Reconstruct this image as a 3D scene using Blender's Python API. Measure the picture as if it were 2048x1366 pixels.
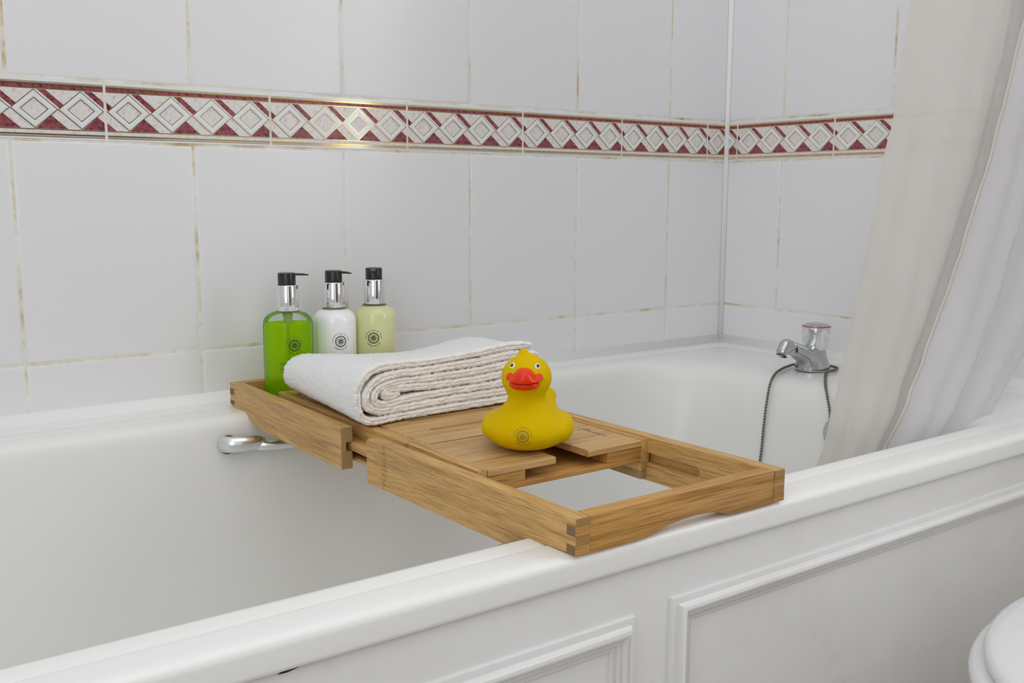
import bpy, bmesh, math, random
import numpy as np
from mathutils import Vector, Matrix, Euler
from mathutils.bvhtree import BVHTree

random.seed(7)
PI = math.pi
S = bpy.context.scene
COL = S.collection
for o in list(bpy.data.objects):
    bpy.data.objects.remove(o)

# ------------------------------------------------------------------ camera, light, exposure
cam_d = bpy.data.cameras.new('camera')
cam = bpy.data.objects.new('camera', cam_d)
COL.objects.link(cam)
cam_d.sensor_width = 36.0
cam_d.lens = 1987.9 * 36.0 / 2048.0
cam_d.clip_start = 0.01
R_, U_, F_ = (0.8086, -0.5884, 0.0032), (0.0835, 0.1201, 0.9892), (0.5825, 0.7996, -0.1463)
M = Matrix(((R_[0], U_[0], -F_[0], -1.34441), (R_[1], U_[1], -F_[1], -1.21018), (R_[2], U_[2], -F_[2], 0.19133), (0, 0, 0, 1)))
cam.matrix_world = M
S.camera = cam

w = bpy.data.worlds.new('world')
S.world = w
w.use_nodes = True
w.node_tree.nodes['Background'].inputs[0].default_value = (0.9, 0.95, 1.0, 1)
w.node_tree.nodes['Background'].inputs[1].default_value = 0.3

S.view_settings.view_transform = 'Standard'
S.view_settings.look = 'None'
S.view_settings.gamma = 1.0
S.view_settings.use_curve_mapping = False
S.view_settings.exposure = 0.12
S.cycles.max_bounces = 16
S.cycles.diffuse_bounces = 8
S.cycles.transparent_max_bounces = 24
S.cycles.caustics_reflective = False
S.cycles.caustics_refractive = False


def area_light(name, loc, rot, sx, sy, power, color):
    d = bpy.data.lights.new(name, 'AREA')
    d.shape = 'RECTANGLE'
    d.size, d.size_y = sx, sy
    d.energy = power
    d.color = color
    o = bpy.data.objects.new(name, d)
    o.location = loc
    o.rotation_euler = rot
    COL.objects.link(o)
    return o


# ceiling lamp panel, the daylight of the window over the toilet, an added fill on the left
area_light('ceiling_lamp_light', (-0.90, -1.05, 1.72), (0, 0, 0), 1.5, 1.7, 7.0, (0.95, 0.972, 1.0))
area_light('window_daylight', (-0.02, -1.28, 0.65), (0, PI / 2, 0), 0.9, 0.36, 3.4, (1.0, 0.985, 0.96))
area_light('left_wall_fill', (-1.765, -1.35, 0.55), (0, -PI / 2, 0), 1.1, 0.8, 4.3, (0.94, 0.97, 1.0))  # fill added to lift the shade under the tray


# ------------------------------------------------------------------ materials
def nmat(name):
    m = bpy.data.materials.new(name)
    m.use_nodes = True
    nt = m.node_tree
    return m, nt, nt.nodes['Principled BSDF'], nt.nodes['Material Output']


def setp(b, color=None, rough=None, metal=None, coat=None, spec=None, sss=None, sssr=None):
    if color is not None:
        b.inputs['Base Color'].default_value = (*color, 1)
    if rough is not None:
        b.inputs['Roughness'].default_value = rough
    if metal is not None:
        b.inputs['Metallic'].default_value = metal
    if coat is not None:
        b.inputs['Coat Weight'].default_value = coat
    if spec is not None:
        b.inputs['Specular IOR Level'].default_value = spec
    if sss is not None:
        b.inputs['Subsurface Weight'].default_value = sss
        b.inputs['Subsurface Radius'].default_value = sssr or (0.01, 0.008, 0.004)
        b.inputs['Subsurface Scale'].default_value = 1.0


def N(nt, kind, **kw):
    n = nt.nodes.new(kind)
    for k, v in kw.items():
        if k.startswith('i_'):
            key = k[2:]
            n.inputs[int(key) if key.isdigit() else key].default_value = v
        else:
            setattr(n, k, v)
    return n


def mapped(nt, scale=(1, 1, 1), loc=(0, 0, 0), rot=(0, 0, 0)):
    tc = N(nt, 'ShaderNodeTexCoord')
    mp = N(nt, 'ShaderNodeMapping')
    mp.inputs['Scale'].default_value = scale
    mp.inputs['Location'].default_value = loc
    mp.inputs['Rotation'].default_value = rot
    nt.links.new(tc.outputs['Object'], mp.inputs['Vector'])
    return mp.outputs[0]


def noise(nt, vec, scale, detail=3.0, rough=0.5):
    n = N(nt, 'ShaderNodeTexNoise')
    n.inputs['Scale'].default_value = scale
    n.inputs['Detail'].default_value = detail
    n.inputs['Roughness'].default_value = rough
    nt.links.new(vec, n.inputs['Vector'])
    return n.outputs['Fac']


def ramp(nt, fac, stops):
    r = N(nt, 'ShaderNodeValToRGB')
    e = r.color_ramp.elements
    while len(e) < len(stops):
        e.new(0.5)
    for i, (p, c) in enumerate(stops):
        e[i].position = p
        e[i].color = (*c, 1) if len(c) == 3 else c
    nt.links.new(fac, r.inputs['Fac'])
    return r.outputs['Color']


def mix(nt, fac, a, b, mode='MIX'):
    n = N(nt, 'ShaderNodeMix', data_type='RGBA', blend_type=mode)
    for s, v in ((0, fac), (6, a), (7, b)):
        if isinstance(v, (int, float)):
            n.inputs[s].default_value = v
        elif isinstance(v, tuple):
            n.inputs[s].default_value = (*v, 1)
        else:
            nt.links.new(v, n.inputs[s])
    return n.outputs[2]


def bump(nt, b, height, strength, dist):
    n = N(nt, 'ShaderNodeBump')
    n.inputs['Strength'].default_value = strength
    n.inputs['Distance'].default_value = dist
    nt.links.new(height, n.inputs['Height'])
    nt.links.new(n.outputs[0], b.inputs['Normal'])


def simple(name, color, rough=0.5, **kw):
    m, nt, b, o = nmat(name)
    setp(b, color, rough, **kw)
    return m


def mat_tile():
    m, nt, b, o = nmat('white_glazed_tile')
    setp(b, (0.85, 0.85, 0.87), 0.28, spec=0.45)
    v = mapped(nt)
    bump(nt, b, noise(nt, v, 9.0, 2.0), 0.25, 0.004)
    return m


def mat_grout():
    m, nt, b, o = nmat('stained_grout')
    setp(b, None, 0.85)
    v = mapped(nt)
    f = noise(nt, v, 13.0, 4.0, 0.65)
    f2 = noise(nt, v, 90.0, 3.0, 0.6)
    c = ramp(nt, f, [(0.45, (0.86, 0.855, 0.82)), (0.57, (0.79, 0.74, 0.60)), (0.69, (0.52, 0.37, 0.17))])
    c2 = ramp(nt, f2, [(0.5, (1, 1, 1)), (0.75, (0.85, 0.81, 0.72))])
    nt.links.new(mix(nt, 1.0, c, c2, 'MULTIPLY'), b.inputs['Base Color'])
    return m


def mat_marble(name, c0, c1, c2, lo, hi):
    m, nt, b, o = nmat(name)
    setp(b, None, 0.25, spec=0.5)
    v = mapped(nt, (1, 1, 1))
    f = noise(nt, v, 190.0, 6.0, 0.72)
    nt.links.new(ramp(nt, f, [(lo, c0), ((lo + hi) / 2, c1), (hi, c2)]), b.inputs['Base Color'])
    return m


def mat_acrylic():
    m, nt, b, o = nmat('bath_acrylic')
    setp(b, (0.89, 0.895, 0.875), 0.26, coat=0.05, spec=0.35)
    return m


def mat_paint():
    m, nt, b, o = nmat('glossy_white_paint')
    setp(b, None, 0.30, spec=0.5)
    v = mapped(nt)
    f = noise(nt, v, 6.0, 5.0, 0.7)
    nt.links.new(ramp(nt, f, [(0.42, (0.80, 0.80, 0.795)), (0.62, (0.77, 0.765, 0.745)), (0.74, (0.69, 0.65, 0.57))]), b.inputs['Base Color'])
    bump(nt, b, noise(nt, v, 40.0, 3.0), 0.12, 0.003)
    return m


def mat_bamboo(name, axis, light, dark, knot=None, kstr=0.8):
    """grain runs along axis 0/1/2 of the tray; strips are glued side by side across it"""
    m, nt, b, o = nmat(name)
    setp(b, None, 0.42, spec=0.4)
    sc = [700.0, 700.0, 700.0]
    sc[axis] = 20.0
    f = noise(nt, mapped(nt, tuple(sc)), 1.0, 4.0, 0.6)
    sc2 = [130.0, 130.0, 130.0]
    sc2[axis] = 5.0
    f2 = noise(nt, mapped(nt, tuple(sc2), (3, 7, 1)), 1.0, 2.0, 0.5)
    c = ramp(nt, f, [(0.34, dark), (0.53, light), (0.72, tuple(min(1, x * 1.18) for x in light))])
    c2 = ramp(nt, f2, [(0.30, (0.74, 0.68, 0.58)), (0.5, (1, 1, 1)), (0.7, (1.05, 1.04, 1.0))])
    c = mix(nt, 1.0, c, c2, 'MULTIPLY')
    # bamboo nodes: a darker broken band across the grain now and then
    tc = N(nt, 'ShaderNodeTexCoord')
    sep = N(nt, 'ShaderNodeSeparateXYZ')
    nt.links.new(tc.outputs['Object'], sep.inputs[0])
    per, off, wid = knot or (0.235, 0.09, 0.0045)
    md = N(nt, 'ShaderNodeMath', operation='PINGPONG')
    ad = N(nt, 'ShaderNodeMath', operation='ADD')
    wob = noise(nt, mapped(nt, (120, 120, 120)), 1.0, 2.0)
    wm = N(nt, 'ShaderNodeMath', operation='MULTIPLY_ADD')
    wm.inputs[1].default_value = 0.006
    wm.inputs[2].default_value = off
    nt.links.new(wob, wm.inputs[0])
    nt.links.new(sep.outputs[axis], ad.inputs[0])
    nt.links.new(wm.outputs[0], ad.inputs[1])
    nt.links.new(ad.outputs[0], md.inputs[0])
    md.inputs[1].default_value = per / 2
    lt = N(nt, 'ShaderNodeMapRange')
    lt.inputs['From Min'].default_value = 0.0
    lt.inputs['From Max'].default_value = wid
    lt.inputs['To Min'].default_value = 1.0
    lt.inputs['To Max'].default_value = 0.0
    nt.links.new(md.outputs[0], lt.inputs['Value'])
    spk = noise(nt, mapped(nt, (420, 420, 420)), 1.0, 3.0, 0.7)
    spr = ramp(nt, spk, [(0.42, (0, 0, 0)), (0.62, (1, 1, 1))])
    mm = N(nt, 'ShaderNodeMath', operation='MULTIPLY')
    nt.links.new(lt.outputs[0], mm.inputs[0])
    nt.links.new(spr, mm.inputs[1])
    mk = N(nt, 'ShaderNodeMath', operation='MULTIPLY')
    mk.inputs[1].default_value = kstr
    nt.links.new(mm.outputs[0], mk.inputs[0])
    c = mix(nt, mk.outputs[0], c, tuple(x * 0.5 for x in dark))
    nt.links.new(c, b.inputs['Base Color'])
    bump(nt, b, f, 0.10, 0.0006)
    return m


BL, BD = (0.60, 0.365, 0.128), (0.42, 0.228, 0.066)
MAT = {
    'tile': mat_tile(),
    'grout': mat_grout(),
    'cream': mat_marble('cream_marble_glaze', (0.50, 0.33, 0.31), (0.77, 0.71, 0.69), (0.82, 0.80, 0.79), 0.30, 0.56),
    'maroon': mat_marble('maroon_marble_glaze', (0.035, 0.014, 0.02), (0.25, 0.055, 0.07), (0.36, 0.095, 0.11), 0.36, 0.58),
    'gold': simple('gold_lustre', (0.60, 0.43, 0.17), 0.13, metal=0.85),
    'relief': simple('white_relief_glaze', (0.84, 0.86, 0.87), 0.12, coat=0.4),
    'caulk': simple('white_silicone', (0.90, 0.90, 0.89), 0.5),
    'acrylic': mat_acrylic(),
    'paint': mat_paint(),
    'plaster': simple('white_plaster', (0.86, 0.86, 0.86), 0.9),
    'dark_board': simple('dark_reflected_board', (0.10, 0.075, 0.055), 0.5),  # for the unseen board added to darken the chrome's reflections
    'floor': simple('beige_vinyl', (0.46, 0.41, 0.36), 0.5),
    'chrome': simple('chrome', (0.80, 0.81, 0.82), 0.09, metal=1.0),
    'satin': simple('worn_satin_chrome', (0.80, 0.81, 0.82), 0.24, metal=1.0),
    'dullchrome': simple('dull_chrome', (0.55, 0.57, 0.57), 0.20, metal=1.0),
    'chain': simple('tarnished_chain_metal', (0.22, 0.19, 0.15), 0.35, metal=0.9),
    'rust': simple('rust_rim', (0.26, 0.13, 0.05), 0.8),
    'redline': simple('red_indicator', (0.42, 0.10, 0.09), 0.35),
    'bam_y': mat_bamboo('bamboo_grain_y', 1, BL, BD, (0.46, 0.055, 0.006)),
    'bam_x': mat_bamboo('bamboo_grain_x', 0, (0.56, 0.305, 0.086), (0.37, 0.172, 0.038), (0.44, 0.245, 0.006)),
    'bam_deck': mat_bamboo('bamboo_deck_grain', 0, (0.60, 0.38, 0.158), (0.46, 0.27, 0.098), (0.31, 0.045, 0.012), 0.25),
    'bam_end': simple('bamboo_end_grain', (0.20, 0.125, 0.055), 0.6),
    'bam_finger': simple('bamboo_finger_face', (0.38, 0.215, 0.072), 0.5),
    'bam_cut': simple('bamboo_sawn_end', (0.36, 0.225, 0.10), 0.6),
    'bam_pale': simple('bamboo_pale_end', (0.40, 0.26, 0.12), 0.6),
    'burn': simple('burnt_brand_mark', (0.24, 0.125, 0.05), 0.7),
    'ink': simple('black_print', (0.012, 0.014, 0.010), 0.45),
    'brownink': simple('brown_print', (0.27, 0.16, 0.006), 0.5),
    'blackcap': simple('black_pump_plastic', (0.018, 0.018, 0.02), 0.28),
    'duck': simple('yellow_vinyl', (0.71, 0.49, 0.0), 0.6, spec=0.05, sss=0.06, sssr=(0.012, 0.008, 0.001)),
    'beak': simple('red_orange_bill', (0.80, 0.034, 0.002), 0.22, spec=0.3),
    'eyewhite': simple('white_eye_paint', (0.85, 0.84, 0.86), 0.3),
    'pupil': simple('dark_pupil_paint', (0.03, 0.02, 0.025), 0.2),
    'ceramic': simple('white_toilet_plastic', (0.80, 0.80, 0.82), 0.20, coat=0.3),
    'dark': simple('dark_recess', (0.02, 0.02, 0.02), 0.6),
    'hem': simple('yellowed_hem', (0.66, 0.63, 0.56), 0.7),
}


def mat_towel():
    m, nt, b, o = nmat('white_terry_cloth')
    setp(b, (0.97, 0.97, 0.975), 0.95, spec=0.1)
    b.inputs['Sheen Weight'].default_value = 0.25
    f = noise(nt, mapped(nt), 520.0, 3.0, 0.7)
    bump(nt, b, f, 0.75, 0.0022)
    return m


def mat_towel_edge():
    m, nt, b, o = nmat('white_terry_cut_edge')
    setp(b, None, 0.95, spec=0.1)
    f = noise(nt, mapped(nt, (160, 700, 700)), 1.0, 3.0, 0.6)
    nt.links.new(ramp(nt, f, [(0.3, (0.92, 0.88, 0.83)), (0.62, (0.97, 0.96, 0.94))]), b.inputs['Base Color'])
    bump(nt, b, f, 0.8, 0.002)
    return m


def mat_curtain(name, col, transp):
    m, nt, b, out = nmat(name)
    setp(b, None, 0.55, spec=0.25)
    f = noise(nt, mapped(nt, (1, 1, 0.35)), 9.0, 4.0, 0.6)
    c = ramp(nt, f, [(0.35, tuple(x * 0.95 for x in col)), (0.65, col)])
    nt.links.new(c, b.inputs['Base Color'])
    tr = N(nt, 'ShaderNodeBsdfTranslucent')
    nt.links.new(c, tr.inputs['Color'])
    m1 = N(nt, 'ShaderNodeMixShader', i_0=0.38)
    nt.links.new(b.outputs[0], m1.inputs[1])
    nt.links.new(tr.outputs[0], m1.inputs[2])
    tp = N(nt, 'ShaderNodeBsdfTransparent')
    m2 = N(nt, 'ShaderNodeMixShader', i_0=transp)
    nt.links.new(m1.outputs[0], m2.inputs[1])
    nt.links.new(tp.outputs[0], m2.inputs[2])
    nt.links.new(m2.outputs[0], out.inputs[0])
    bump(nt, b, noise(nt, mapped(nt, (1, 1, 0.25)), 34.0, 4.0, 0.6), 0.25, 0.006)
    return m


def mat_clear(name, tint, gloss_rough=0.04):
    """thin clear plastic wall of a bottle: mirror-like at grazing angles, else see-through"""
    m, nt, b, out = nmat(name)
    tp = N(nt, 'ShaderNodeBsdfTransparent')
    tp.inputs['Color'].default_value = (*tint, 1)
    gl = N(nt, 'ShaderNodeBsdfGlossy')
    gl.inputs['Roughness'].default_value = gloss_rough
    gl.inputs['Color'].default_value = (0.95, 0.95, 0.95, 1)
    lw = N(nt, 'ShaderNodeFresnel', i_IOR=1.22)
    ms = N(nt, 'ShaderNodeMixShader')
    nt.links.new(lw.outputs[0], ms.inputs[0])
    nt.links.new(tp.outputs[0], ms.inputs[1])
    nt.links.new(gl.outputs[0], ms.inputs[2])
    nt.links.new(ms.outputs[0], out.inputs[0])
    return m


def mat_liquid(name, tint, body, k):
    m, nt, b, out = nmat(name)
    tp = N(nt, 'ShaderNodeBsdfTransparent')
    tp.inputs['Color'].default_value = (*tint, 1)
    tl = N(nt, 'ShaderNodeBsdfTranslucent')
    tl.inputs['Color'].default_value = (*body, 1)
    df = N(nt, 'ShaderNodeBsdfDiffuse')
    df.inputs['Color'].default_value = (*body, 1)
    m0 = N(nt, 'ShaderNodeMixShader', i_0=0.5)
    nt.links.new(tl.outputs[0], m0.inputs[1])
    nt.links.new(df.outputs[0], m0.inputs[2])
    ms = N(nt, 'ShaderNodeMixShader', i_0=k)
    nt.links.new(tp.outputs[0], ms.inputs[1])
    nt.links.new(m0.outputs[0], ms.inputs[2])
    nt.links.new(ms.outputs[0], out.inputs[0])
    return m


MAT['towel'] = mat_towel()
MAT['toweledge'] = mat_towel_edge()
MAT['curtain'] = mat_curtain('cream_translucent_curtain', (0.775, 0.75, 0.71), 0.06)
MAT['curtain2'] = mat_curtain('lilac_white_curtain', (0.80, 0.79, 0.805), 0.04)
MAT['clear'] = mat_clear('clear_bottle_plastic', (0.97, 0.985, 0.975))
MAT['green'] = mat_liquid('green_soap', (0.88, 1.0, 0.0), (0.56, 1.0, 0.0), 0.50)
MAT['lotion'] = simple('white_lotion', (0.94, 0.94, 0.95), 0.14, spec=0.5, coat=0.3, sss=0.15, sssr=(0.01, 0.01, 0.01))
MAT['creamsoap'] = simple('pale_green_soap', (0.72, 0.73, 0.38), 0.14, spec=0.5, coat=0.3, sss=0.15, sssr=(0.01, 0.012, 0.006))
MAT['diptube'] = simple('pump_tube', (0.30, 0.42, 0.14), 0.35)
MAT['greenprint'] = simple('dark_green_back_print', (0.008, 0.03, 0.006), 0.6)


# ------------------------------------------------------------------ mesh helpers
def link_mesh(name, me, mat, parent=None, smooth=False):
    if mat is not None:
        for mm in (mat if isinstance(mat, (list, tuple)) else [mat]):
            me.materials.append(mm)
    if smooth is not False:
        me.polygons.foreach_set('use_smooth', [True] * len(me.polygons))
        if smooth is not True:
            me.set_sharp_from_angle(angle=smooth)
    o = bpy.data.objects.new(name, me)
    COL.objects.link(o)
    if parent is not None:
        o.parent = parent
        o.matrix_parent_inverse = Matrix.Identity(4)
        if parent.matrix_world != Matrix.Identity(4) or parent.location.length:
            pm = Matrix.Translation(parent.location) @ parent.rotation_euler.to_matrix().to_4x4()
            if parent.parent is not None:
                g = parent.parent
                pm = Matrix.Translation(g.location) @ g.rotation_euler.to_matrix().to_4x4() @ pm
    return o


def from_data(name, verts, faces, mat, parent=None, smooth=False, mats_idx=None):
    me = bpy.data.meshes.new(name)
    me.from_pydata([tuple(v) for v in verts], [], [tuple(f) for f in faces])
    me.validate(verbose=False)
    if mats_idx is not None and len(mats_idx) == len(me.polygons):
        me.polygons.foreach_set('material_index', mats_idx)
    me.update()
    return link_mesh(name, me, mat, parent, smooth)


def from_bm(name, bm, mat, parent=None, smooth=False):
    bmesh.ops.recalc_face_normals(bm, faces=bm.faces)
    me = bpy.data.meshes.new(name)
    bm.to_mesh(me)
    bm.free()
    return link_mesh(name, me, mat, parent, smooth)


def bm_box(x0, x1, y0, y1, z0, z1, bev=0.0, seg=2):
    bm = bmesh.new()
    vs = [bm.verts.new(p) for p in ((x0, y0, z0), (x1, y0, z0), (x1, y1, z0), (x0, y1, z0), (x0, y0, z1), (x1, y0, z1), (x1, y1, z1), (x0, y1, z1))]
    for f in ((0, 3, 2, 1), (4, 5, 6, 7), (0, 1, 5, 4), (1, 2, 6, 5), (2, 3, 7, 6), (3, 0, 4, 7)):
        bm.faces.new([vs[i] for i in f])
    if bev:
        bmesh.ops.bevel(bm, geom=list(bm.edges), offset=bev, segments=seg, affect='EDGES', profile=0.5)
    return bm


def box(name, b, mat, parent=None, bev=0.0, seg=2):
    return from_bm(name, bm_box(*b, bev=bev, seg=seg), mat, parent, math.radians(40) if bev else False)


def bm_prism(poly, a, b, mapf, bev=0.0, seg=2):
    """polygon (u,v) extruded from a to b; mapf(u,v,w) gives the point"""
    bm = bmesh.new()
    n = len(poly)
    lo = [bm.verts.new(mapf(u, v, a)) for u, v in poly]
    hi = [bm.verts.new(mapf(u, v, b)) for u, v in poly]
    bm.faces.new(lo[::-1])
    bm.faces.new(hi)
    for i in range(n):
        j = (i + 1) % n
        bm.faces.new((lo[i], lo[j], hi[j], hi[i]))
    bmesh.ops.recalc_face_normals(bm, faces=bm.faces)
    if bev:
        es = [e for e in bm.edges if len(e.link_faces) == 2 and e.calc_face_angle(0) > 0.6]
        bmesh.ops.bevel(bm, geom=es, offset=bev, segments=seg, affect='EDGES', profile=0.5)
    return bm


def cut(o, cutters):
    par = o.parent
    """boolean difference, applied"""
    tmp = []
    for bm in cutters:
        bmesh.ops.recalc_face_normals(bm, faces=bm.faces)
        me = bpy.data.meshes.new('cutter')
        bm.to_mesh(me)
        bm.free()
        c = bpy.data.objects.new('cutter', me)
        COL.objects.link(c)
        c.parent = par
        md = o.modifiers.new('b', 'BOOLEAN')
        md.operation = 'DIFFERENCE'
        md.solver = 'EXACT'
        md.object = c
        tmp.append(c)
    dg = bpy.context.evaluated_depsgraph_get()
    new = bpy.data.meshes.new_from_object(o.evaluated_get(dg))
    old = o.data
    o.modifiers.clear()
    o.data = new
    new.name = old.name
    for c in tmp:
        bpy.data.objects.remove(c)
    return o


def lathe(name, prof, mat, parent=None, seg=48, smooth=math.radians(35), loc=(0, 0, 0)):
    vs, fs = [], []
    n = len(prof)
    for k in range(seg):
        a = 2 * PI * k / seg
        for r, z in prof:
            vs.append((loc[0] + r * math.cos(a), loc[1] + r * math.sin(a), loc[2] + z))
    for k in range(seg):
        k2 = (k + 1) % seg
        for i in range(n - 1):
            fs.append((k * n + i, k2 * n + i, k2 * n + i + 1, k * n + i + 1))
    bm = bmesh.new()
    bv = [bm.verts.new(v) for v in vs]
    for f in fs:
        try:
            bm.faces.new([bv[i] for i in f])
        except ValueError:
            pass
    bmesh.ops.remove_doubles(bm, verts=bm.verts, dist=1e-6)
    return from_bm(name, bm, mat, parent, smooth)


def catmull(pts, n):
    P = [Vector(p) for p in pts]
    P = [P[0] * 2 - P[1]] + P + [P[-1] * 2 - P[-2]]
    out = []
    for i in range(1, len(P) - 2):
        for k in range(n):
            t = k / n
            a, b, c, d = P[i - 1], P[i], P[i + 1], P[i + 2]
            out.append(0.5 * ((2 * b) + (c - a) * t + (2 * a - 5 * b + 4 * c - d) * t * t + (3 * b - a - 3 * c + d) * t ** 3))
    out.append(P[-2])
    return out


def resample(pts, step):
    out = [pts[0].copy()]
    acc = 0.0
    for a, b in zip(pts, pts[1:]):
        L = (b - a).length
        while acc + L >= step and L > 1e-9:
            t = (step - acc) / L
            a = a.lerp(b, t)
            out.append(a.copy())
            L = (b - a).length
            acc = 0.0
        acc += L
    return out


def tube(name, pts, rad, mat, parent=None, seg=12, flat=1.0, smooth=True):
    """tube along pts; rad(i) radius; flat squashes it across"""
    vs, fs = [], []
    n = len(pts)
    up = Vector((0, 0, 1))
    for i, p in enumerate(pts):
        t = (pts[min(i + 1, n - 1)] - pts[max(i - 1, 0)]).normalized()
        s = t.cross(up)
        if s.length < 0.05:
            s = t.cross(Vector((0, 1, 0)))
        s.normalize()
        v = s.cross(t).normalized()
        r = rad(i) if callable(rad) else rad
        for k in range(seg):
            a = 2 * PI * k / seg
            vs.append(p + s * (math.cos(a) * r * flat) + v * (math.sin(a) * r))
    for i in range(n - 1):
        for k in range(seg):
            k2 = (k + 1) % seg
            fs.append((i * seg + k, i * seg + k2, (i + 1) * seg + k2, (i + 1) * seg + k))
    fs.append(tuple(range(seg))[::-1])
    fs.append(tuple((n - 1) * seg + k for k in range(seg)))
    return from_data(name, vs, fs, mat, parent, smooth)


def nets(f, lo, hi, n):
    """surface nets of the field f < 0 on a grid of n cells per axis"""
    ax = [np.linspace(lo[i], hi[i], n[i] + 1) for i in range(3)]
    X, Y, Z = np.meshgrid(*ax, indexing='ij')
    V = f(X, Y, Z)
    I = V < 0
    nx, ny, nz = n
    C = [(0, 0, 0), (1, 0, 0), (0, 1, 0), (1, 1, 0), (0, 0, 1), (1, 0, 1), (0, 1, 1), (1, 1, 1)]
    E = [(0, 1), (2, 3), (4, 5), (6, 7), (0, 2), (1, 3), (4, 6), (5, 7), (0, 4), (1, 5), (2, 6), (3, 7)]
    sl = lambda A, c: A[c[0]:c[0] + nx, c[1]:c[1] + ny, c[2]:c[2] + nz]
    P = np.stack([X, Y, Z], -1)
    acc = np.zeros((nx, ny, nz, 3))
    cnt = np.zeros((nx, ny, nz))
    for a, b in E:
        va, vb = sl(V, C[a]), sl(V, C[b])
        m = (va < 0) != (vb < 0)
        t = np.where(m, va / np.where(m, va - vb, 1), 0)[..., None]
        acc += np.where(m[..., None], sl(P, C[a]) * (1 - t) + sl(P, C[b]) * t, 0)
        cnt += m
    act = cnt > 0
    idx = -np.ones((nx, ny, nz), int)
    idx[act] = np.arange(act.sum())
    verts = acc[act] / cnt[act][:, None]
    faces = []
    for a in range(3):
        b, c = (a + 1) % 3, (a + 2) % 3
        s0 = [slice(1, -1)] * 3
        s0[a] = slice(0, -1)
        s1 = list(s0)
        s1[a] = slice(1, None)
        m = I[tuple(s0)] != I[tuple(s1)]
        inside = I[tuple(s0)][m]
        ii = np.argwhere(m)
        off = np.ones(3, int)
        off[a] = 0
        ii = ii + off
        db, dc = np.zeros(3, int), np.zeros(3, int)
        db[b] = 1
        dc[c] = 1
        q = [idx[tuple((ii - d).T)] for d in (np.zeros(3, int), db, db + dc, dc)]
        q = np.stack(q, -1)
        q[~inside] = q[~inside][:, ::-1]
        faces += [tuple(x) for x in q.tolist()]
    return verts, faces


def smin(a, b, k):
    h = np.clip(0.5 + 0.5 * (b - a) / k, 0, 1)
    return b * (1 - h) + a * h - k * h * (1 - h)


def ell(X, Y, Z, c, r):
    x, y, z = (X - c[0]) / r[0], (Y - c[1]) / r[1], (Z - c[2]) / r[2]
    k0 = np.sqrt(x * x + y * y + z * z)
    k1 = np.sqrt((x / r[0]) ** 2 + (y / r[1]) ** 2 + (z / r[2]) ** 2) + 1e-9
    return k0 * (k0 - 1) / k1


def caps(X, Y, Z, a, b, ra, rb):
    a, b = np.array(a), np.array(b)
    d = b - a
    t = np.clip(((X - a[0]) * d[0] + (Y - a[1]) * d[1] + (Z - a[2]) * d[2]) / (d @ d), 0, 1)
    return np.sqrt((X - a[0] - t * d[0]) ** 2 + (Y - a[1] - t * d[1]) ** 2 + (Z - a[2] - t * d[2]) ** 2) - (ra + (rb - ra) * t)


def empty(name, loc, label, cat, group=None, rz=0.0):
    o = bpy.data.objects.new(name, None)
    o.empty_display_size = 0.02
    o.location = loc
    o.rotation_euler = (0, 0, rz)
    COL.objects.link(o)
    o['label'] = label
    o['category'] = cat
    if group:
        o['group'] = group
    return o


def structure(o):
    o['kind'] = 'structure'
    return o


def text2d(s, size):
    """triangulated outline of a word in the built-in font: verts, faces, width"""
    cu = bpy.data.curves.new('t', 'FONT')
    cu.body = s
    cu.size = size
    o = bpy.data.objects.new('t', cu)
    COL.objects.link(o)
    dg = bpy.context.evaluated_depsgraph_get()
    me = bpy.data.meshes.new_from_object(o.evaluated_get(dg))
    vs = [(v.co.x, v.co.y) for v in me.vertices]
    fs = [tuple(p.vertices) for p in me.polygons]
    bpy.data.objects.remove(o)
    bpy.data.meshes.remove(me)
    return vs, fs


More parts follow.
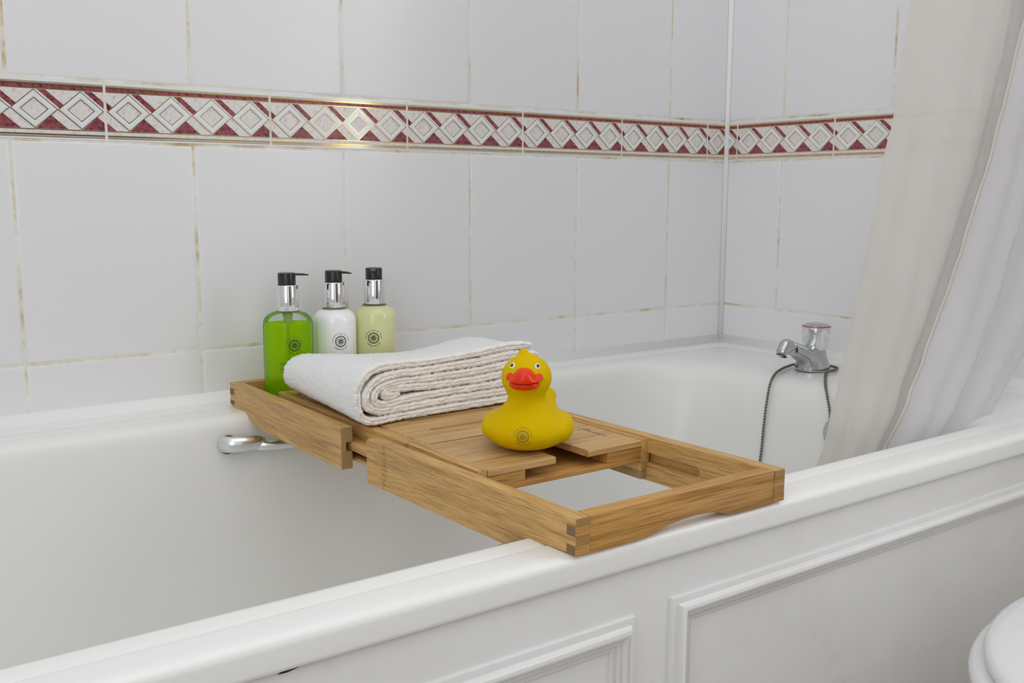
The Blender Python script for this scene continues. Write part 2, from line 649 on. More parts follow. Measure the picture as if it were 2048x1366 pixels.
class Flat:
    """2-D print artwork"""

    def __init__(self):
        self.v, self.f = [], []

    def add(self, vs, fs, dx=0, dy=0):
        k = len(self.v)
        self.v += [(x + dx, y + dy) for x, y in vs]
        self.f += [tuple(i + k for i in f) for f in fs]

    def ring(self, r0, r1, n=40, a0=0, a1=2 * PI, cx=0, cy=0):
        vs, fs = [], []
        for i in range(n + 1):
            a = a0 + (a1 - a0) * i / n
            vs += [(cx + r0 * math.cos(a), cy + r0 * math.sin(a)), (cx + r1 * math.cos(a), cy + r1 * math.sin(a))]
        for i in range(n):
            fs.append((2 * i, 2 * i + 1, 2 * i + 3, 2 * i + 2))
        self.add(vs, fs)

    def bar(self, x0, y0, x1, y1, wd):
        d = Vector((x1 - x0, y1 - y0))
        n = Vector((-d.y, d.x)).normalized() * wd / 2
        self.add([(x0 + n.x, y0 + n.y), (x0 - n.x, y0 - n.y), (x1 - n.x, y1 - n.y), (x1 + n.x, y1 + n.y)], [(0, 1, 2, 3)])

    def wheel(self, R, cx=0, cy=0, ringtext=True):
        self.ring(R * 0.86, R, 40, cx=cx, cy=cy)
        self.ring(R * 0.12, R * 0.30, 24, cx=cx, cy=cy)
        for k in range(14):
            a = PI / 2 + 2 * PI * k / 14
            self.bar(cx + 0.28 * R * math.cos(a), cy + 0.28 * R * math.sin(a), cx + 0.88 * R * math.cos(a), cy + 0.88 * R * math.sin(a), R * 0.085)
        if ringtext:
            rnd = random.Random(3)
            for a0, a1, words_ in ((PI * 1.03, -PI * 0.02, (10, 4, 3, 6)), (PI * 1.22, PI * 1.80, (9, 4, 5))):
                tot = sum(words_) + len(words_) - 1
                p = 0
                for wd in words_:
                    for c in range(wd):
                        a = a0 + (a1 - a0) * (p + 0.5) / tot
                        ca, sa = math.cos(a), math.sin(a)
                        for q in (-0.028, 0.028):
                            aa = a + q
                            self.bar(cx + 1.34 * R * math.cos(aa), cy + 1.34 * R * math.sin(aa), cx + 1.48 * R * math.cos(aa), cy + 1.48 * R * math.sin(aa), R * 0.035)
                        rr = R * rnd.choice((1.36, 1.41, 1.46))
                        self.bar(cx + rr * math.cos(a - 0.03), cy + rr * math.sin(a - 0.03), cx + rr * math.cos(a + 0.03), cy + rr * math.sin(a + 0.03), R * 0.035)
                        p += 1
                    p += 1

    def ticks(self, x0, y, x1, h, rnd):
        x = x0
        while x < x1:
            wl = rnd.randint(2, 8)
            for c in range(wl):
                if x > x1:
                    break
                self.bar(x, y, x, y + h * rnd.choice((0.7, 0.7, 1.0)), h * 0.22)
                if rnd.random() < 0.7:
                    yy = y + h * rnd.choice((0.1, 0.38, 0.62))
                    self.bar(x, yy, x + h * 0.45, yy, h * 0.18)
                x += h * 0.62
            x += h * 0.55

    def on_cylinder(self, name, r, ang0, mat, parent, loc=(0, 0, 0), mirror=1):
        vs = []
        for x, y in self.v:
            a = ang0 + mirror * x / r
            vs.append((loc[0] + r * math.cos(a), loc[1] + r * math.sin(a), loc[2] + y))
        return from_data(name, vs, self.f, mat, parent)


# ------------------------------------------------------------------ the room
ZR = -0.067          # top of the bath rim
FLOOR = -0.60
CEIL = 1.78
XL, YF = -1.78, -2.20
TP, TA, TE = 0.20, 0.13845, 0.12101           # tile pitch, first joints from the corner
BP, BB, BF = 0.19771, 0.04896, 0.02393        # border pitch and first joints
ZT0, ZB, ZTOP = 0.0, 0.24919, 0.31748         # joint heights: cut row / border bottom / border top
G = 0.0016                                     # half joint
DEPTH = 0.006

wall_back = structure(box('wall_back', (XL - 0.1, 0.0, 0.0007, 0.12, FLOOR, CEIL), MAT['grout']))
wall_right = structure(box('wall_right', (0.0007, 0.12, YF, 0.12, FLOOR, CEIL), MAT['grout']))
structure(box('wall_left', (XL - 0.1, XL, YF, 0.0, FLOOR, CEIL), MAT['plaster']))
wall_front = structure(box('wall_front', (XL - 0.1, 0.12, YF - 0.1, YF, FLOOR, CEIL), MAT['plaster']))
structure(box('floor', (XL - 0.1, 0.12, YF - 0.1, 0.12, FLOOR - 0.05, FLOOR), MAT['floor']))
structure(box('ceiling', (XL - 0.1, 0.12, YF - 0.1, 0.12, CEIL, CEIL + 0.05), MAT['plaster']))

_tile_cache = {}


def tile_mesh(wd, ht):
    key = (round(wd, 4), round(ht, 4))
    if key in _tile_cache:
        return _tile_cache[key]
    bm = bmesh.new()
    # cushion edge: front face y=0, slightly rounded over towards the joints
    loops = [(0.0, DEPTH), (0.0, 0.0010), (0.0006, 0.0005), (0.0018, 0.0002), (0.0040, 0.0)]
    rings = []
    for ins, d in loops:
        rings.append([bm.verts.new((x, d, z)) for x, z in ((ins, ins), (wd - ins, ins), (wd - ins, ht - ins), (ins, ht - ins))])
    for a, b in zip(rings, rings[1:]):
        for i in range(4):
            j = (i + 1) % 4
            bm.faces.new((a[i], a[j], b[j], b[i]))
    bm.faces.new(rings[-1])
    bmesh.ops.recalc_face_normals(bm, faces=bm.faces)
    me = bpy.data.meshes.new('tile')
    bm.to_mesh(me)
    bm.free()
    me.materials.append(MAT['tile'])
    me.polygons.foreach_set('use_smooth', [True] * len(me.polygons))
    me.set_sharp_from_angle(angle=math.radians(50))
    _tile_cache[key] = me
    return me


def put_tile(wall, side, u0, u1, z0, z1, me=None, name='tile'):
    """side 'b': u is x along the back wall; side 'r': u is -y along the right wall"""
    me = me or tile_mesh(u1 - u0, z1 - z0)
    o = bpy.data.objects.new(name, me)
    COL.objects.link(o)
    o.parent = wall
    jit = random.uniform(-0.0035, 0.0035) * (0.2 if name == 'border_tile' else 1)
    if side == 'b':
        o.location = (u0, 0, z0)
        o.rotation_euler = (jit * 0.5, 0, jit * 0.6)
    else:
        o.location = (0, -u0, z0)
        o.rotation_euler = (0, jit * 0.5, -PI / 2 + jit * 0.6)
    return o


rows = [(-0.12, ZT0 - G), (ZT0 + G, ZB - G), (ZTOP + G, ZTOP + 0.25 - G), (ZTOP + 0.25 + G, ZTOP + 0.50 - G)]
edges_b = [-0.003] + [-TA - k * TP for k in range(0, 9)]
edges_r = [0.003] + [TE + k * TP for k in range(0, 6)]
for z0, z1 in rows:
    for a, b in zip(edges_b, edges_b[1:]):
        put_tile(wall_back, 'b', b + G, a - G, z0, z1)
    for a, b in zip(edges_r, edges_r[1:]):
        put_tile(wall_right, 'r', a + G, b - G, z0, z1)

# plain plaster above the tiling
structure(box('trim_1', (XL, 0.0, -0.004, 0.0014, ZTOP + 0.502, CEIL), MAT['plaster']))
structure(box('trim_2', (-0.004, 0.0014, YF, -0.004, ZTOP + 0.502, CEIL), MAT['plaster']))
structure(box('trim_3', (-0.004, 0.0014, YF, -TE - 5 * TP, FLOOR, ZTOP + 0.502), MAT['plaster']))


# patterned border tiles
def clip_poly(poly, x0, x1):
    for sgn, lim in ((1, x0), (-1, x1)):
        out = []
        for i in range(len(poly)):
            p, q = poly[i], poly[(i + 1) % len(poly)]
            ip, iq = sgn * (p[0] - lim) >= 0, sgn * (q[0] - lim) >= 0
            if ip:
                out.append(p)
            if ip != iq:
                t = (lim - p[0]) / (q[0] - p[0])
                out.append((lim, p[1] + t * (q[1] - p[1])))
        poly = out
        if len(poly) < 3:
            return []
    return poly


BH = ZTOP - ZB - 2 * G


def border_mesh(x0, x1):
    """border tile artwork as low relief; the full tile is BW wide, cut to x0..x1"""
    bw = BP - 2 * G
    V, Fc, Mi = [], [], []

    def poly(pts, d, mi, base=0.0):
        pts = clip_poly(pts, x0, x1)
        if not pts:
            return
        area = sum(p[0] * q[1] - q[0] * p[1] for p, q in zip(pts, pts[1:] + pts[:1]))
        if abs(area) < 1e-9:
            return
        if area < 0:
            pts = pts[::-1]
        k, n = len(V), len(pts)
        for p in pts:
            V.append((p[0] - x0, -base, p[1]))
        for p in pts:
            V.append((p[0] - x0, -base - d, p[1]))
        Fc.append(tuple(range(k + n, k + 2 * n)))
        Mi.append(mi)
        for i in range(n):
            j = (i + 1) % n
            Fc.append((k + i, k + j, k + n + j, k + n + i))
            Mi.append(mi)

    def band(za, zb, mi, d):
        poly([(x0, za), (x1, za), (x1, zb), (x0, zb)], d, mi)

    H = BH
    s = H / 0.0655
    T = lambda mm: H - mm * 0.001 * s
    # slab: white glaze
    k = len(V)
    V += [(0, 0, 0), (x1 - x0, 0, 0), (x1 - x0, 0, H), (0, 0, H), (0, DEPTH, 0), (x1 - x0, DEPTH, 0), (x1 - x0, DEPTH, H), (0, DEPTH, H)]
    for f in ((0, 1, 2, 3), (0, 4, 5, 1), (1, 5, 6, 2), (2, 6, 7, 3), (3, 7, 4, 0)):
        Fc.append(tuple(k + i for i in f))
        Mi.append(3)
    e = 0.00018
    band(T(4.1), T(3.5), 2, e)
    band(T(6.4), T(4.9), 2, 0.0007)
    band(T(10.3), T(6.4), 1, e)
    band(T(11.5), T(10.4), 2, e)
    band(T(54.6), T(11.6), 0, e)
    band(T(55.6), T(54.6), 2, e * 2)
    band(T(59.6), T(55.7), 0, e)
    band(T(61.4), T(59.8), 2, 0.0007)
    band(T(63.4), T(62.5), 2, e)
    top, bot = T(11.9), T(54.3)
    mid, h = (top + bot) / 2, (top - bot) / 2
    p = bw / 4.0
    o2 = e * 2
    for i in range(-1, 5):
        xc = (i + 0.5) * p
        if i < 4:
            # maroon stripe beside the upper right edge, gold at its far side
            def strip(s1, s2, mi, d):
                t1, t2 = 1 - s1 / p, 1 - s2 / p
                poly([(xc + s1, top), (xc + s1 + t1 * p / 2, top - t1 * h), (xc + s2 + t2 * p / 2, top - t2 * h), (xc + s2, top)], d, mi, 0.0)
            strip(0.075 * p, 0.235 * p, 1, o2)
            strip(0.235 * p, 0.252 * p, 2, o2 * 1.2)
            # maroon triangle at the foot, cream stripe left along the next diamond
            s1 = 0.30 * p
            t = 1 - s1 / p
            poly([(xc + 0.02 * p, bot), (xc + p - s1, bot), (xc + t * p / 2, bot + t * h)], o2, 1)
            sg = 0.318 * p
            tg = 1 - sg / p
            poly([(xc + p - s1, bot), (xc + p - sg, bot), (xc + tg * p / 2, bot + tg * h), (xc + t * p / 2, bot + t * h)], o2 * 1.2, 2)
        # raised diamond frame: gold outline, white cushion, gold inner line
        def dia(q0, q1, d, mi, base=0.0):
            a = [(xc, mid + q1 * h), (xc - q1 * p / 2, mid), (xc, mid - q1 * h), (xc + q1 * p / 2, mid)]
            b = [(xc, mid + q0 * h), (xc - q0 * p / 2, mid), (xc, mid - q0 * h), (xc + q0 * p / 2, mid)]
            for j in range(4):
                jj = (j + 1) % 4
                poly([a[j], a[jj], b[jj], b[j]], d, mi, base)
        dia(0.945, 1.0, 0.0006, 2)
        dia(0.86, 0.945, 0.0010, 3)
        dia(0.68, 0.86, 0.0015, 3)
        dia(0.605, 0.68, 0.0010, 3)
        dia(0.555, 0.605, 0.0006, 2)
    me = bpy.data.meshes.new('border_tile')
    me.from_pydata(V, [], Fc)
    me.polygons.foreach_set('material_index', Mi)
    for mm in ('cream', 'maroon', 'gold', 'relief'):
        me.materials.append(MAT[mm])
    me.update()
    return me


full_border = border_mesh(0, BP - 2 * G)
bwid = BP - 2 * G
for k in range(9):
    put_tile(wall_back, 'b', -BB - (k + 1) * BP + G, -BB - k * BP - G, ZB + G, ZTOP - G, full_border, 'border_tile')
put_tile(wall_back, 'b', -BB + G, -0.003, ZB + G, ZTOP - G, border_mesh(0, BB - G - 0.003), 'border_tile')
for k in range(5):
    put_tile(wall_right, 'r', BF + k * BP + G, BF + (k + 1) * BP - G, ZB + G, ZTOP - G, full_border, 'border_tile')
put_tile(wall_right, 'r', 0.003, BF - G, ZB + G, ZTOP - G, border_mesh(bwid - (BF - G - 0.003), bwid), 'border_tile')

# silicone beads: up the corner, and along the bath
bead = [(0.0, 0.0), (-0.0065, 0.0), (-0.0060, -0.0018), (-0.0044, -0.0042), (-0.0042, -0.0044), (-0.0018, -0.0060), (0.0, -0.0065)]
structure(from_bm('trim_4', bm_prism(bead, -0.10, ZTOP + 0.5, lambda u, v, ww: (u, v, ww)), MAT['caulk'], None, True))
bead2 = [(0.0015, 0.013), (-0.0015, 0.0125), (-0.004, 0.008), (-0.008, 0.003), (-0.013, 0.0), (-0.013, -0.012), (0.0015, -0.012)]
structure(from_bm('trim_5', bm_prism(bead2, -1.70, -0.002, lambda u, v, ww: (ww, u, ZR - 0.0005 + v)), MAT['caulk'], None, True))
structure(from_bm('trim_6', bm_prism(bead2, -0.70, -0.002, lambda u, v, ww: (u, ww, ZR - 0.0005 + v)), MAT['caulk'], None, True))

# window over the toilet, panel added behind the left fill, dark board added for chrome to reflect
structure(from_bm('window_1', bm_prism([(-1.49, 0.17), (-1.07, 0.17), (-1.07, 1.13), (-1.49, 1.13)], -0.012, -0.004, lambda u, v, ww: (ww, u, v)), MAT['plaster']))
structure(from_bm('fill_backing_panel', bm_prism([(-1.78, -0.03), (-0.92, -0.03), (-0.92, 1.13), (-1.78, 1.13)], XL, XL + 0.008, lambda u, v, ww: (ww, u, v)), MAT['plaster']))
structure(box('reflection_board', (-1.00, -0.30, YF, YF + 0.03, FLOOR, 1.40), MAT['dark_board'], None, 0.004))

# ------------------------------------------------------------------ bath
def rrect(x0, x1, y0, y1, r, nc=10, ns=14):
    pts = []
    r = min(r, (x1 - x0) / 2 - 1e-4, (y1 - y0) / 2 - 1e-4)
    cs = [(x1 - r, y1 - r, 0), (x0 + r, y1 - r, PI / 2), (x0 + r, y0 + r, PI), (x1 - r, y0 + r, 1.5 * PI)]
    for i, (cx, cy, a0) in enumerate(cs):
        for k in range(nc + 1):
            a = a0 + PI / 2 * k / nc
            pts.append((cx + r * math.cos(a), cy + r * math.sin(a)))
        nx = cs[(i + 1) % 4]
        a1 = a0 + PI / 2
        p = pts[-1]
        q = (nx[0] + r * math.cos(a1), nx[1] + r * math.sin(a1))
        for k in range(1, ns):
            t = k / ns
            pts.append((p[0] + (q[0] - p[0]) * t, p[1] + (q[1] - p[1]) * t))
    return pts


bath = empty('bathtub', (-0.85, -0.35, FLOOR), 'white acrylic bathtub with a rounded grooved rim against the tiled corner', 'bathtub')
BL_ = (0.85, 0.35, -FLOOR)   # to the bath's own frame


def tub_shell():
    L = [  # x0, x1, y0, y1, r, z
        (-1.700, -0.0025, -0.6790, -0.0025, 0.012, -0.0897),
        (-1.700, -0.0025, -0.6815, -0.0025, 0.012, -0.0894),
        (-1.700, -0.0025, -0.6828, -0.0025, 0.012, -0.0880),
        (-1.700, -0.0025, -0.6830, -0.0025, 0.012, -0.0858),
        (-1.700, -0.0027, -0.6830, -0.0027, 0.012, -0.0740),
        (-1.700, -0.0030, -0.6829, -0.0030, 0.012, -0.0728),
        (-1.699, -0.0040, -0.6823, -0.0040, 0.012, -0.0708),
        (-1.698, -0.0055, -0.6809, -0.0055, 0.012, -0.0689),
        (-1.695, -0.0085, -0.6788, -0.0085, 0.012, -0.0677),
        (-1.692, -0.0120, -0.6760, -0.0120, 0.012, -0.0671),
        (-1.684, -0.0190, -0.6710, -0.0190, 0.012, -0.0670),
        (-1.665, -0.0370, -0.6535, -0.0370, 0.014, -0.0669),
        (-1.664, -0.0380, -0.6520, -0.0380, 0.014, -0.0671),
        (-1.663, -0.0390, -0.6508, -0.0390, 0.014, -0.0678),
        (-1.662, -0.0400, -0.6498, -0.0400, 0.014, -0.0680),
        (-1.661, -0.0410, -0.6488, -0.0410, 0.014, -0.0678),
        (-1.620, -0.1200, -0.6335, -0.0720, 0.10, -0.0672),
        (-1.610, -0.1500, -0.6300, -0.0800, 0.11, -0.0676),
        (-1.602, -0.1680, -0.6278, -0.0855, 0.115, -0.0690),
        (-1.597, -0.1800, -0.6262, -0.0895, 0.12, -0.0715),
        (-1.592, -0.1900, -0.6252, -0.0930, 0.12, -0.0760),
        (-1.587, -0.1970, -0.6244, -0.0955, 0.12, -0.0830),
        (-1.580, -0.2040, -0.6232, -0.0980, 0.12, -0.0950),
        (-1.565, -0.2140, -0.6200, -0.1030, 0.12, -0.130),
        (-1.535, -0.2280, -0.6130, -0.1140, 0.12, -0.200),
        (-1.490, -0.2480, -0.6020, -0.1300, 0.12, -0.300),
        (-1.440, -0.2700, -0.5870, -0.1460, 0.12, -0.370),
        (-1.400, -0.2950, -0.5680, -0.1640, 0.11, -0.410),
        (-1.360, -0.3300, -0.5450, -0.1860, 0.10, -0.432),
        (-1.300, -0.3800, -0.5100, -0.2200, 0.09, -0.443),
        (-1.200, -0.5000, -0.4400, -0.2800, 0.06, -0.448),
    ]
    vs, fs = [], []
    n = None
    for x0, x1, y0, y1, r, z in L:
        pts = rrect(x0, x1, y0, y1, r)
        n = len(pts)
        vs += [(x + BL_[0], y + BL_[1], z + BL_[2]) for x, y in pts]
    for i in range(len(L) - 1):
        for k in range(n):
            k2 = (k + 1) % n
            fs.append((i * n + k, i * n + k2, (i + 1) * n + k2, (i + 1) * n + k))
    fs.append(tuple((len(L) - 1) * n + k for k in range(n)))
    return from_data('shell', vs, fs, MAT['acrylic'], bath, True)


tub_shell()


def grip(y_wall, sgn, x_a, x_b, z):
    """chrome grab handle bowed out from the side wall, with a rusty edge where it meets the acrylic"""
    pts = [(x_a + 0.030, y_wall - sgn * 0.010, z - 0.0035), (x_a + 0.045, y_wall - sgn * 0.020, z - 0.0040), (x_a + 0.075, y_wall - sgn * 0.027, z - 0.0042),
           ((x_a + x_b) / 2, y_wall - sgn * 0.031, z - 0.0042), (x_b - 0.075, y_wall - sgn * 0.027, z - 0.0042), (x_b - 0.045, y_wall - sgn * 0.020, z - 0.0040), (x_b - 0.030, y_wall - sgn * 0.010, z - 0.0035)]
    P = catmull([(p[0] + BL_[0], p[1] + BL_[1], p[2] + BL_[2]) for p in pts], 7)
    nP = len(P)
    h = tube('grab_handle', P, lambda i: 0.0058 + 0.0008 * abs(i / (nP - 1) - 0.5) * 2, MAT['satin'], bath, 14, 0.8)
    for xx in (x_a, x_b):
        d = 1 if xx == x_a else -1
        Q = catmull([(xx + d * t + BL_[0], y_wall - sgn * o_ + BL_[1], z + BL_[2]) for t, o_ in ((-0.0005, -0.004), (0.0, 0.003), (0.006, 0.0095), (0.018, 0.0135), (0.032, 0.0150), (0.043, 0.0150))], 6)
        nq = len(Q)
        tube('handle_boss', Q, lambda i: 0.0098 * (1 - 0.28 * (i / (nq - 1)) ** 3) * (1.0 if i < nq - 2 else 0.75), MAT['satin'], h, 18, 0.8)
    for xx in (x_a, x_b):
        d = 1 if xx == x_a else -1
        c = Vector((xx + d * 0.004 + BL_[0], y_wall - sgn * 0.001 + BL_[1], z - 0.0012 + BL_[2]))
        prof = [(0.0, 0.0), (0.0122, 0.0), (0.0120, 0.0010), (0.009, 0.002), (0.0, 0.002)]
        vs, fs = [], []
        seg = 24
        for k in range(seg):
            a = 2 * PI * k / seg
            for r, d2 in prof:
                vs.append((c.x + r * 0.9 * math.cos(a), c.y - sgn * d2, c.z + r * 0.95 * math.sin(a)))
        m = len(prof)
        for k in range(seg):
            for i in range(m - 1):
                fs.append((k * m + i, ((k + 1) % seg) * m + i, ((k + 1) % seg) * m + i + 1, k * m + i + 1))
        from_data('handle_seat', vs, fs, MAT['rust'], h)
    return h


grip(-0.0985, 1, -0.950, -0.725, -0.098)
grip(-0.6235, -1, -0.934, -0.705, -0.0855)

# overflow plate on the tap end
ov = lathe('overflow_plate', [(0.0, 0.010), (0.010, 0.0098), (0.017, 0.0085), (0.0215, 0.0055), (0.023, 0.001), (0.023, -0.004), (0.0, -0.004)], MAT['dullchrome'], bath, 40)
ov.location = (-0.2125 + BL_[0], -0.409 + BL_[1], -0.128 + BL_[2])
ov.rotation_euler = (0, -PI / 2 + 0.10, 0)
oh = lathe('overflow_hole', [(0.0, 0.0108), (0.0055, 0.0108), (0.0055, 0.0080), (0.0, 0.0080)], MAT['dark'], ov, 20)
oh.location = (-0.010, 0.004, 0.0)

# front panel of the bath
PLoc = BL_
PY = -0.6780
panel = box('side_panel', (-1.70 + PLoc[0], -0.002 + PLoc[0], PY + PLoc[1], PY + 0.012 + PLoc[1], 0.0, -0.0850 + PLoc[2]), MAT['paint'], bath, 0.0008)


def moulding(xa, xb, za, zb):
    prof = [(0.0, 0.0), (0.0003, 0.0026), (0.0010, 0.0032), (0.0048, 0.0042), (0.0060, 0.0050), (0.0070, 0.0070), (0.0084, 0.0088), (0.0102, 0.0096), (0.0120, 0.0090), (0.0134, 0.0072),
            (0.0140, 0.0054), (0.0143, 0.0050), (0.0176, 0.0048), (0.0181, 0.0044), (0.0184, 0.0028), (0.0188, 0.0025), (0.0226, 0.0023), (0.0232, 0.0018), (0.0236, 0.0)]
    vs, fs = [], []
    for d, h in prof:
        for x, z in ((xa + d, za + d), (xb - d, za + d), (xb - d, zb - d), (xa + d, zb - d)):
            vs.append((x + PLoc[0], PY - h + PLoc[1], z + PLoc[2]))
    for i in range(len(prof) - 1):
        for k in range(4):
            k2 = (k + 1) % 4
            fs.append((i * 4 + k, i * 4 + k2, (i + 1) * 4 + k2, (i + 1) * 4 + k))
    o = from_data('moulding_frame', vs, fs, MAT['paint'], panel, math.radians(42))
    return o


moulding(-1.66, -0.8405, -0.52, -0.1285)
moulding(-0.8010, -0.03, -0.52, -0.1245)
# black flaw where sealant is missing under the rim
crack = from_bm('sealant_gap', bm_prism([(-1.129, -0.0922), (-1.125, -0.0905), (-1.117, -0.0892), (-1.112, -0.0893), (-1.115, -0.0912), (-1.123, -0.0925)], PY - 0.0004, PY + 0.002, lambda u, v, ww: (u + PLoc[0], ww + PLoc[1], v + PLoc[2])), MAT['dark'], panel)

# ------------------------------------------------------------------ taps and chain
tap = empty('bath_tap', (-0.1215, -0.2895, ZR), 'chrome bath tap with a faceted knob on the corner deck of the tub', 'tap')


def f_tap(X, Y, Z):
    # spout points to -X; base flange on the deck
    base = ell(X, Y, Z, (0.004, 0, 0.002), (0.0265, 0.0245, 0.020))
    up = caps(X, Y, Z, (0.006, 0, 0.012), (0.0085, 0, 0.026), 0.0205, 0.0165)
    sp = caps(X, Y * 0.92, Z, (0.000, 0, 0.017), (-0.052, 0, 0.0400), 0.0155, 0.0092)
    tip = caps(X, Y, Z, (-0.059, 0, 0.0415), (-0.0650, 0, 0.0335), 0.0105, 0.0100)
    d = smin(base, up, 0.008)
    d = smin(d, sp, 0.010)
    d = smin(d, tip, 0.005)
    # flat foot and sliced outlet
    d = np.maximum(d, -Z)
    pl = -((X + 0.0680) * -0.45 + (Z - 0.0290) * 0.893)
    d = np.maximum(d, np.where(X < -0.045, pl, -1))
    return d


v_, f_ = nets(f_tap, (-0.085, -0.032, -0.004), (0.040, 0.032, 0.055), (100, 52, 48))
from_data('tap_body', v_, f_, MAT['dullchrome'], tap, True)
out = lathe('outlet', [(0.0, 0.0015), (0.0068, 0.0012), (0.0082, 0.0), (0.0, -0.0005)], MAT['dark'], tap, 20)
out.location = (-0.0680, 0, 0.0283)
out.rotation_euler = (0, PI + 0.467, 0)


def knob():
    vs, fs = [], []
    zs = [(0.0, 0.0150, 0), (0.0015, 0.0172, 0.0), (0.006, 0.0196, 0.5), (0.012, 0.0215, 0.9), (0.019, 0.0226, 1.0), (0.026, 0.0226, 0.85), (0.031, 0.0219, 0.45), (0.0345, 0.0210, 0.12), (0.0358, 0.0203, 0.0)]
    seg = 96
    for z, r, k in zs:
        for i in range(seg):
            a = 2 * PI * i / seg
            # six scooped facets
            c = abs(((a / (2 * PI) * 6) % 1.0) - 0.5) * 2      # 0 mid facet, 1 on the ridge
            rr = r - k * 0.0026 * (1 - c ** 2.2)
            vs.append((rr * math.cos(a), rr * math.sin(a), z))
    n = len(zs)
    for i in range(n - 1):
        for k in range(seg):
            k2 = (k + 1) % seg
            fs.append((i * seg + k, i * seg + k2, (i + 1) * seg + k2, (i + 1) * seg + k))
    fs.append(tuple(range(seg))[::-1])
    fs.append(tuple((n - 1) * seg + k for k in range(seg)))
    o = from_data('knob', vs, fs, MAT['chrome'], tap, math.radians(30))
    o.location = (0.0095, 0, 0.0300)
    o.rotation_euler = (0, 0, 0.62)
    lathe('indicator_ring', [(0.0192, 0.0354), (0.0209, 0.0352), (0.0206, 0.0366), (0.0192, 0.0368)], MAT['redline'], o, 48)
    lathe('knob_cap', [(0.0195, 0.0360), (0.0193, 0.0372), (0.016, 0.0392), (0.010, 0.0405), (0.0, 0.0410)], MAT['dullchrome'], o, 48)
    return o


knob()
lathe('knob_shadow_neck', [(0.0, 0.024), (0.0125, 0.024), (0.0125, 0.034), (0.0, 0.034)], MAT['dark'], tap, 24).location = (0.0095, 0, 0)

# bead chain: from the overflow, round the tap's foot, down into the bath
ch = empty('plug_chain', (-0.115, -0.295, ZR), 'dark beaded plug chain looped around the foot of the chrome tap', 'chain')
cp = [(-0.2225, -0.402, -0.117), (-0.2135, -0.3935, -0.100), (-0.2050, -0.3825, -0.083), (-0.1935, -0.370, -0.0695), (-0.163, -0.347, -0.0640), (-0.130, -0.325, -0.0640), (-0.106, -0.3205, -0.0636), (-0.088, -0.312, -0.0636), (-0.083, -0.292, -0.0636), (-0.093, -0.268, -0.0636),
      (-0.115, -0.2555, -0.0636), (-0.142, -0.262, -0.0636), (-0.165, -0.270, -0.0642), (-0.186, -0.276, -0.0685), (-0.202, -0.281, -0.0800), (-0.213, -0.285, -0.105), (-0.220, -0.287, -0.14), (-0.229, -0.290, -0.19), (-0.250, -0.293, -0.27), (-0.285, -0.298, -0.37), (-0.38, -0.31, -0.435)]
P = catmull(cp, 30)
P = resample(P, 0.00085)
P = [p - Vector((-0.115, -0.295, ZR)) for p in P]
tube('bead_strand', P, lambda i: 0.0021 if (i % 5) in (1, 2, 3) else 0.0009, MAT['chain'], ch, 8)

# ------------------------------------------------------------------ bamboo bath tray
ZT = -0.0380
tray = empty('bath_tray', (-0.80, -0.36, ZT), 'extendable bamboo bath tray with slots lying across the tub', 'bath tray')
TL = Vector((0.80, 0.36, -ZT))


def T3(x, y, z):
    return (x + TL.x, y + TL.y, z + TL.z)


def tbox(name, b, mat, bev=0.0006, parent=None):
    return box(name, (b[0] + TL.x, b[1] + TL.x, b[2] + TL.y, b[3] + TL.y, b[4] + TL.z, b[5] + TL.z), mat, parent or tray, bev)


def front_x(x, y):
    """front slide stands a little skew in its grooves"""
    return x - (y + 0.684) * 0.036


def back_x(x, y):
    return x - (y + 0.333) * 0.006


ZBOT = -0.0812
ZEND = -0.0662
# profile of a side rail (y, z), from its open end to the board at the rim
fr_prof = [(-0.386, ZT - 0.0035), (-0.3866, ZT - 0.0012), (-0.389, ZT), (-0.684, ZT), (-0.684, ZEND), (-0.660, ZEND), (-0.645, -0.0675), (-0.632, -0.0708), (-0.620, -0.0758), (-0.611, -0.0792), (-0.602, ZBOT), (-0.389, ZBOT), (-0.3866, ZBOT + 0.0012), (-0.386, ZBOT + 0.0035)]
bk_prof = [(-0.333, ZT), (-0.0345, ZT), (-0.0338, -0.060), (-0.0370, -0.0652), (-0.042, -0.0665), (-0.058, -0.0685), (-0.080, -0.0702), (-0.092, -0.0724), (-0.103, -0.0757), (-0.115, -0.0797), (-0.127, ZBOT), (-0.333, ZBOT)]
FT = 0.0130     # thickness of the slides' sides


def slot_poly(y_open, y_end, z0, z1, sg):
    zc, r = (z0 + z1) / 2, (z1 - z0) / 2
    pts = [(y_open, z0), (y_open, z1)]
    for k in range(9):
        a = PI / 2 - PI * k / 8
        pts.append((y_end - sg * r + sg * r * math.cos(a), zc + r * math.sin(a)))
    return pts


def side_rail(prof, xo, xi, mapx, slot):
    s = 1 if xi > xo else -1
    o = from_bm('side_rail', bm_prism(prof, xo, xi, lambda u, v, ww: T3(mapx(ww, u), u, v), 0.0007), MAT['bam_y'], tray, math.radians(40))
    sp = slot_poly(*slot)
    cut(o, [bm_prism(sp, xi - s * 0.0072, xi + s * 0.004, lambda u, v, ww: T3(mapx(ww, u), u, v))])
    o.data.polygons.foreach_set('use_smooth', [False] * len(o.data.polygons))
    o.data.materials.append(MAT['bam_cut'])
    for pg in o.data.polygons:
        if abs(pg.normal.y) > 0.95:
            pg.material_index = 1
    return o


